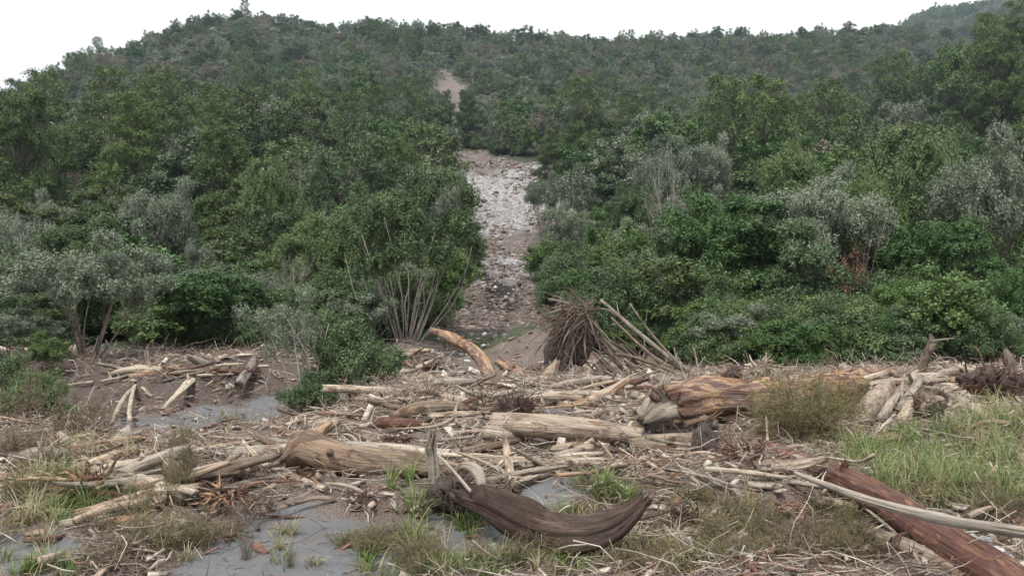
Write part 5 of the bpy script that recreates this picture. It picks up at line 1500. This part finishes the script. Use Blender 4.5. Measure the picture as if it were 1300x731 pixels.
stone('pale block of stone at the top of the left mud bank', 170, 484, 9, 7, 'white', 13, 0.8)
def stones_small():
    rs = np.random.RandomState(3)
    ms = [stone_mesh(40 + k, ('white', 'grey', 'brown')[k % 3], 0.4 + 0.1 * k) for k in range(6)]
    for k in range(70):
        t = rs.rand()
        if t < 0.55: px, py = 600 + 55 * rs.randn(), 400 + 70 * rs.rand(); z = 'on the landslip fan'
        elif t < 0.75: px, py = 640 + 16 * rs.randn(), 345 + 40 * rs.rand(); z = 'in the dark stream cut'
        elif t < 0.88: px, py = 200 + 90 * rs.rand(), 520 + 15 * rs.rand(); z = 'at the foot of the left mud bank'
        else: px, py = 900 + 60 * rs.randn(), 630 + 30 * rs.rand(); z = 'in the litter in front of the rusty root tangle'
        m_ = rs.randint(6); c = ('pale', 'grey', 'brown')[m_ % 3]
        stone(f'small {c} stone {z}', px, py, 3 + 7 * rs.rand() ** 2 + (3 if z.startswith('on') else 0), 3 + 4 * rs.rand(), None, 0, me=ms[m_], rot=(rs.rand(), rs.rand(), rs.rand() * 6), group=f'small {c} stones {z}')
stones_small()

# ============================================================ grass and cut or drowned shrubs
def blade_mat(name, cols, trans=0.25):
    m, nt, b, out = newmat(name)
    ge = nt.nodes.new('ShaderNodeNewGeometry')
    n = len(cols)
    col = ramp(nt, ge.outputs['Random Per Island'], [(k / n, c) for k, c in enumerate(cols)])
    nt.links.new(col, b.inputs['Base Color']); b.inputs['Roughness'].default_value = 0.5
    b.inputs['Specular IOR Level'].default_value = 0.3
    t = nt.nodes.new('ShaderNodeBsdfTranslucent'); nt.links.new(col, t.inputs[0])
    mx = nt.nodes.new('ShaderNodeMixShader'); mx.inputs[0].default_value = trans
    nt.links.new(b.outputs[0], mx.inputs[1]); nt.links.new(t.outputs[0], mx.inputs[2]); nt.links.new(mx.outputs[0], out.inputs['Surface'])
    return m
GRM = {'green': blade_mat('green_blades', [(0.10, 0.165, 0.045), (0.15, 0.22, 0.065), (0.19, 0.26, 0.085), (0.28, 0.29, 0.13), (0.12, 0.18, 0.055)]),
       'dry': blade_mat('straw_blades', [(0.36, 0.31, 0.17), (0.26, 0.23, 0.12), (0.44, 0.39, 0.25), (0.20, 0.22, 0.09), (0.30, 0.27, 0.16)]),
       'moss': blade_mat('olive_sprays', [(0.13, 0.125, 0.058), (0.19, 0.165, 0.085), (0.25, 0.22, 0.12), (0.15, 0.12, 0.075), (0.19, 0.195, 0.075)], 0.1)}

def grass(name, label, spots, mat, rs, blades=60, L=0.45, w=0.006, bend=0.9, lean=(0, 0)):
    """spots: (x, y, radius, scale)"""
    mb = MB()
    K = 5
    for (x, y, rad, sc) in spots:
        n = blades
        a = rs.rand(n) * 6.283
        bx = x + np.cos(a) * rad * rs.rand(n) ** 0.7; by = y + np.sin(a) * rad * rs.rand(n) ** 0.7
        z = h(bx, by)
        az = a + 0.6 * rs.randn(n)
        d = np.stack([np.cos(az) + lean[0], np.sin(az) + lean[1], np.zeros(n)], 1)
        LL = L * sc * (0.4 + 0.8 * rs.rand(n)); bd = bend * (0.35 + 0.9 * rs.rand(n))
        P = np.zeros((n, K, 3)); P[:, 0] = np.stack([bx, by, z - 0.02], 1)
        for k in range(1, K):
            t = bd * (k - 0.5) / (K - 1) * 1.7
            v = d * np.sin(t)[:, None] + np.array([0, 0, 1.0]) * np.cos(t)[:, None]
            P[:, k] = P[:, k - 1] + v * (LL / (K - 1))[:, None]
        side = unit(np.cross(d, [0, 0, 1.0]) + 0.3 * rs.randn(n, 3))
        ww = w * (0.6 + 0.8 * rs.rand(n))[:, None] * np.array([1, 1, 0.85, 0.55, 0.08])[None]
        V = np.stack([P - side[:, None] * ww[..., None], P + side[:, None] * ww[..., None]], 2)      # n,K,2,3
        base = (np.arange(n) * K * 2)[:, None, None]; i = np.arange(K - 1)
        q = np.stack([i * 2, i * 2 + 1, i * 2 + 3, i * 2 + 2], -1)[None] + base
        mb.add(V.reshape(-1, 3), q.reshape(-1, 4))
    tag(mb.build(name, mat, smooth=False), label, 'grass', None, 'stuff')

def spots(rs, areas):
    out = []
    for (px, py, rx, ry, n, rad, sc) in areas:
        for _ in range(n):
            x, y = hit(px + rx * rs.randn() * 0.6, py + ry * rs.randn() * 0.6)
            if y > 33: continue
            out.append((x, y, rad * (0.6 + 0.8 * rs.rand()), sc * (0.7 + 0.5 * rs.rand())))
    return out
_g = np.random.RandomState(8)
green = [(1195, 612, 85, 28, 52, 0.10, 1.1), (1270, 555, 40, 30, 16, 0.10, 1.25), (1110, 600, 26, 12, 9, 0.10, 1.1), (1265, 640, 40, 20, 16, 0.14, 0.6), (95, 645, 40, 18, 14, 0.10, 0.95),
         (60, 722, 55, 12, 12, 0.10, 0.45), (760, 640, 32, 12, 12, 0.08, 0.8), (560, 722, 95, 14, 26, 0.09, 0.42), (515, 660, 20, 26, 5, 0.04, 0.9), (600, 672, 20, 18, 6, 0.05, 0.8), (700, 715, 45, 10, 10, 0.08, 0.5), (880, 715, 40, 14, 6, 0.08, 0.5), (1140, 570, 40, 10, 8, 0.1, 0.9)]
dry = [(1200, 625, 95, 28, 48, 0.14, 0.9), (1270, 560, 50, 40, 34, 0.13, 1.1), (1050, 560, 40, 30, 16, 0.12, 0.8), (50, 650, 50, 30, 14, 0.10, 0.8), (30, 690, 40, 30, 12, 0.1, 0.7), (205, 700, 50, 22, 9, 0.06, 0.6), (120, 590, 60, 12, 10, 0.12, 0.9), (525, 690, 18, 26, 7, 0.05, 0.7),
       (330, 700, 60, 20, 5, 0.04, 0.5), (760, 650, 60, 20, 10, 0.08, 0.6), (900, 690, 120, 30, 26, 0.10, 0.6), (600, 720, 120, 14, 16, 0.08, 0.5), (1050, 500, 60, 12, 10, 0.12, 0.7)]
grass('grass', 'long green grass growing through the flood debris', spots(_g, green), GRM['green'], _g, 46, 0.52, 0.0048, 1.1)
grass('straw', 'dry bent straw-coloured grass among the debris', spots(_g, dry), GRM['dry'], _g, 44, 0.60, 0.0040, 1.5)

def brush_proto(seed, mat, stemmat, H=0.5, R=0.4, n=46, upright=0.4, leaf=0.010, nl=26, spray=6):
    """a small feathery shrub: wiry stems with sprays of tiny leaves"""
    rs = np.random.RandomState(seed)
    st, fo = MB(), MB()
    tips = []
    for k in range(n):
        a = rs.rand() * 6.283; el = (upright + (1 - upright) * rs.rand()) * 1.35
        d = np.array([math.cos(a) * math.cos(el), math.sin(a) * math.cos(el), math.sin(el)]); L = (R * math.cos(el) + H * math.sin(el)) * (0.5 + 0.6 * rs.rand())
        p0 = np.array([rs.randn() * R * 0.25, rs.randn() * R * 0.25, -0.05])
        P = [p0, p0 + d * L * 0.5 + rs.randn(3) * L * 0.07, p0 + d * L + rs.randn(3) * L * 0.1]
        C, r = tube(st, P, [0.006, 0.004, 0.0015], n=7, seg=4)
        for i in range(2, 7):
            for e in range(2):
                dd = unit(d + 0.8 * rs.randn(3)); ll = L * 0.22
                tube(st, [C[i], C[i] + dd * ll], [0.0022, 0.001], n=2, seg=3)
                tips.append((C[i] + dd * ll * 0.6, dd, ll))
    T = np.array([t[0] for t in tips]); D = np.array([t[1] for t in tips]); LL = np.array([t[2] for t in tips])
    m = nl; si = np.repeat(np.arange(len(T)), m); M = len(si)
    p = T[si] + D[si] * ((rs.rand(M) - 0.4) * LL[si] * 1.1)[:, None] + rs.randn(M, 3) * leaf * 0.9
    tan = unit(D[si] + 0.6 * rs.randn(M, 3)); bi = unit(np.cross(tan, rs.randn(M, 3)))
    L = leaf * (0.6 + 0.8 * rs.rand(M, 1))
    V = np.stack([p - tan * L, p + bi * L * 0.28, p + tan * L, p - bi * L * 0.28], 1).reshape(-1, 3)
    fo.add(V, np.arange(M * 4).reshape(M, 4))
    return st.mesh('stems', stemmat), fo.mesh('foliage', mat, smooth=False)
BP = {
    'olive': brush_proto(1, GRM['moss'], WM['brown'], 0.40, 0.45),
    'moss': brush_proto(2, GRM['moss'], WM['brown'], 0.20, 0.5, n=50, upright=0.05),
    'brown': brush_proto(3, LT['dry'], WM['brown'], 0.28, 0.45, n=46, upright=0.1, nl=16),
    'tall': brush_proto(4, GRM['moss'], WM['brown'], 0.95, 0.35, n=60, upright=0.6, nl=22, leaf=0.012),
    'feather': brush_proto(5, blade_mat('yellow_olive_sprays', [(0.14, 0.145, 0.055), (0.20, 0.19, 0.08), (0.26, 0.235, 0.12), (0.12, 0.13, 0.04)], 0.15), WM['tan'], 0.9, 0.55, n=90, upright=0.45, nl=26, leaf=0.013),
    'dead': brush_proto(6, LT['dry'], WM['grey'], 0.5, 0.3, n=40, upright=0.5, nl=3),
}
def brush(key, px, py, wpx, hpx, label, name='shrub', group=None, cat='shrub'):
    x, y = hit(px, py)
    H0 = {'olive': 0.40, 'moss': 0.22, 'brown': 0.28, 'tall': 0.95, 'feather': 0.9, 'dead': 0.5}[key]; R0 = {'feather': 1.0, 'tall': 0.8}.get(key, 0.95)
    e = empty(name, (x, y, hf(x, y) - 0.01), _g.rand() * 6.28)
    s = y / F
    e.scale = (wpx * s / R0, wpx * s / R0, hpx * s / H0)
    tag(e, label, cat, group)
    link(bpy.data.objects.new('stems', BP[key][0]), e); link(bpy.data.objects.new('foliage', BP[key][1]), e)
brush('feather', 1022, 572, 95, 84, 'yellow-olive feathery shrub half hiding the right end of the massive orange trunk')
brush('feather', 1055, 545, 60, 50, 'smaller feathery shrub at the right flank of the larger yellow-olive one')
brush('feather', 985, 565, 40, 45, 'low feathery shoot at the left flank of the larger yellow-olive shrub')
brush('tall', 226, 640, 34, 82, 'thin dark spindly shrub standing beside the wide grey log')
brush('olive', 233, 572, 34, 26, 'olive tuft of foliage on top of the spindly shrub stem')
brush('dead', 218, 600, 26, 60, 'dead purplish stalk left of the spindly shrub')
brush('olive', 205, 704, 100, 36, 'grey-olive feathery shrub in the bottom left foreground')
brush('olive', 255, 696, 60, 36, 'grey-olive shrub leaning over the edge of the front sand')
brush('dead', 312, 712, 30, 45, 'brown dead sprig on the left of the front sand')
brush('dead', 367, 722, 26, 32, 'brown dead sprig on the middle of the front sand')
brush('dead', 165, 715, 60, 45, 'tangled dead twigs under the grey-olive shrub at bottom left')
brush('brown', 20, 585, 60, 34, 'brown wilted fern heap at the left edge')
brush('brown', 60, 600, 60, 30, 'brown wilted scrub right of the fern heap')
brush('brown', 95, 560, 90, 36, 'brown scrub on the left end of the sand channel')
brush('brown', 30, 550, 80, 50, 'dark brown brush under the low grey-leaved bush')
brush('olive', 25, 660, 50, 40, 'olive scrub at the left edge beside the green grass')
brush('olive', 300, 552, 60, 24, 'olive scrub on the bank of the sand channel below the mud bank')
brush('olive', 378, 533, 60, 30, 'green-grey scrub in front of the dark green bush')
def brushes():
    rs = np.random.RandomState(12)
    areas = [(980, 690, 130, 30, 34, 'in the mossy mat below the rusty root tangle'), (800, 712, 60, 16, 10, 'right of the dark curved log'), (500, 700, 40, 26, 8, 'on the right edge of the front sand'),
             (1080, 700, 50, 22, 8, 'under the red-brown log'), (170, 670, 90, 40, 9, 'in the bottom left foreground'), (600, 722, 80, 10, 7, 'along the bottom edge below the pale slab'),
             (1250, 660, 60, 20, 6, 'between the red-brown log and the right edge')]
    KN = {'moss': 'low olive mossy shrub', 'brown': 'wilted brown shrub', 'olive': 'small olive shrub', 'dead': 'leafless dead shrub'}
    for (cx, cy, sx, sy, n, z) in areas:
        for _ in range(n):
            k = ('moss', 'brown', 'olive', 'moss', 'brown', 'dead')[rs.randint(6)]
            brush(k, cx + sx * rs.randn() * 0.7, min(728, cy + sy * rs.randn() * 0.7), 44 + 46 * rs.rand(), 12 + 14 * rs.rand(), f'{KN[k]} {z}', group=f'{KN[k]}s {z}')
brushes()
# ============================================================ air
def air():
    me = bpy.data.meshes.new('haze')
    x0, x1, y0, y1, z0, z1 = -1170, 1170, -70, 1510, -4.0, 640
    v = [(x, y, z) for x in (x0, x1) for y in (y0, y1) for z in (z0, z1)]
    f = [(0, 1, 3, 2), (4, 6, 7, 5), (0, 4, 5, 1), (2, 3, 7, 6), (0, 2, 6, 4), (1, 5, 7, 3)]
    me.from_pydata(v, [], f)
    m = bpy.data.materials.new('haze'); m.use_nodes = True
    nt = m.node_tree; nt.nodes.clear()
    out = nt.nodes.new('ShaderNodeOutputMaterial'); vol = nt.nodes.new('ShaderNodeVolumePrincipled')
    vol.inputs['Color'].default_value = (0.68, 0.82, 1.0, 1)
    vol.inputs['Density'].default_value = 0.00012
    nt.links.new(vol.outputs[0], out.inputs['Volume'])
    me.materials.append(m)
    o = link(bpy.data.objects.new('haze', me))
    tag(o, kind='stuff')
air()
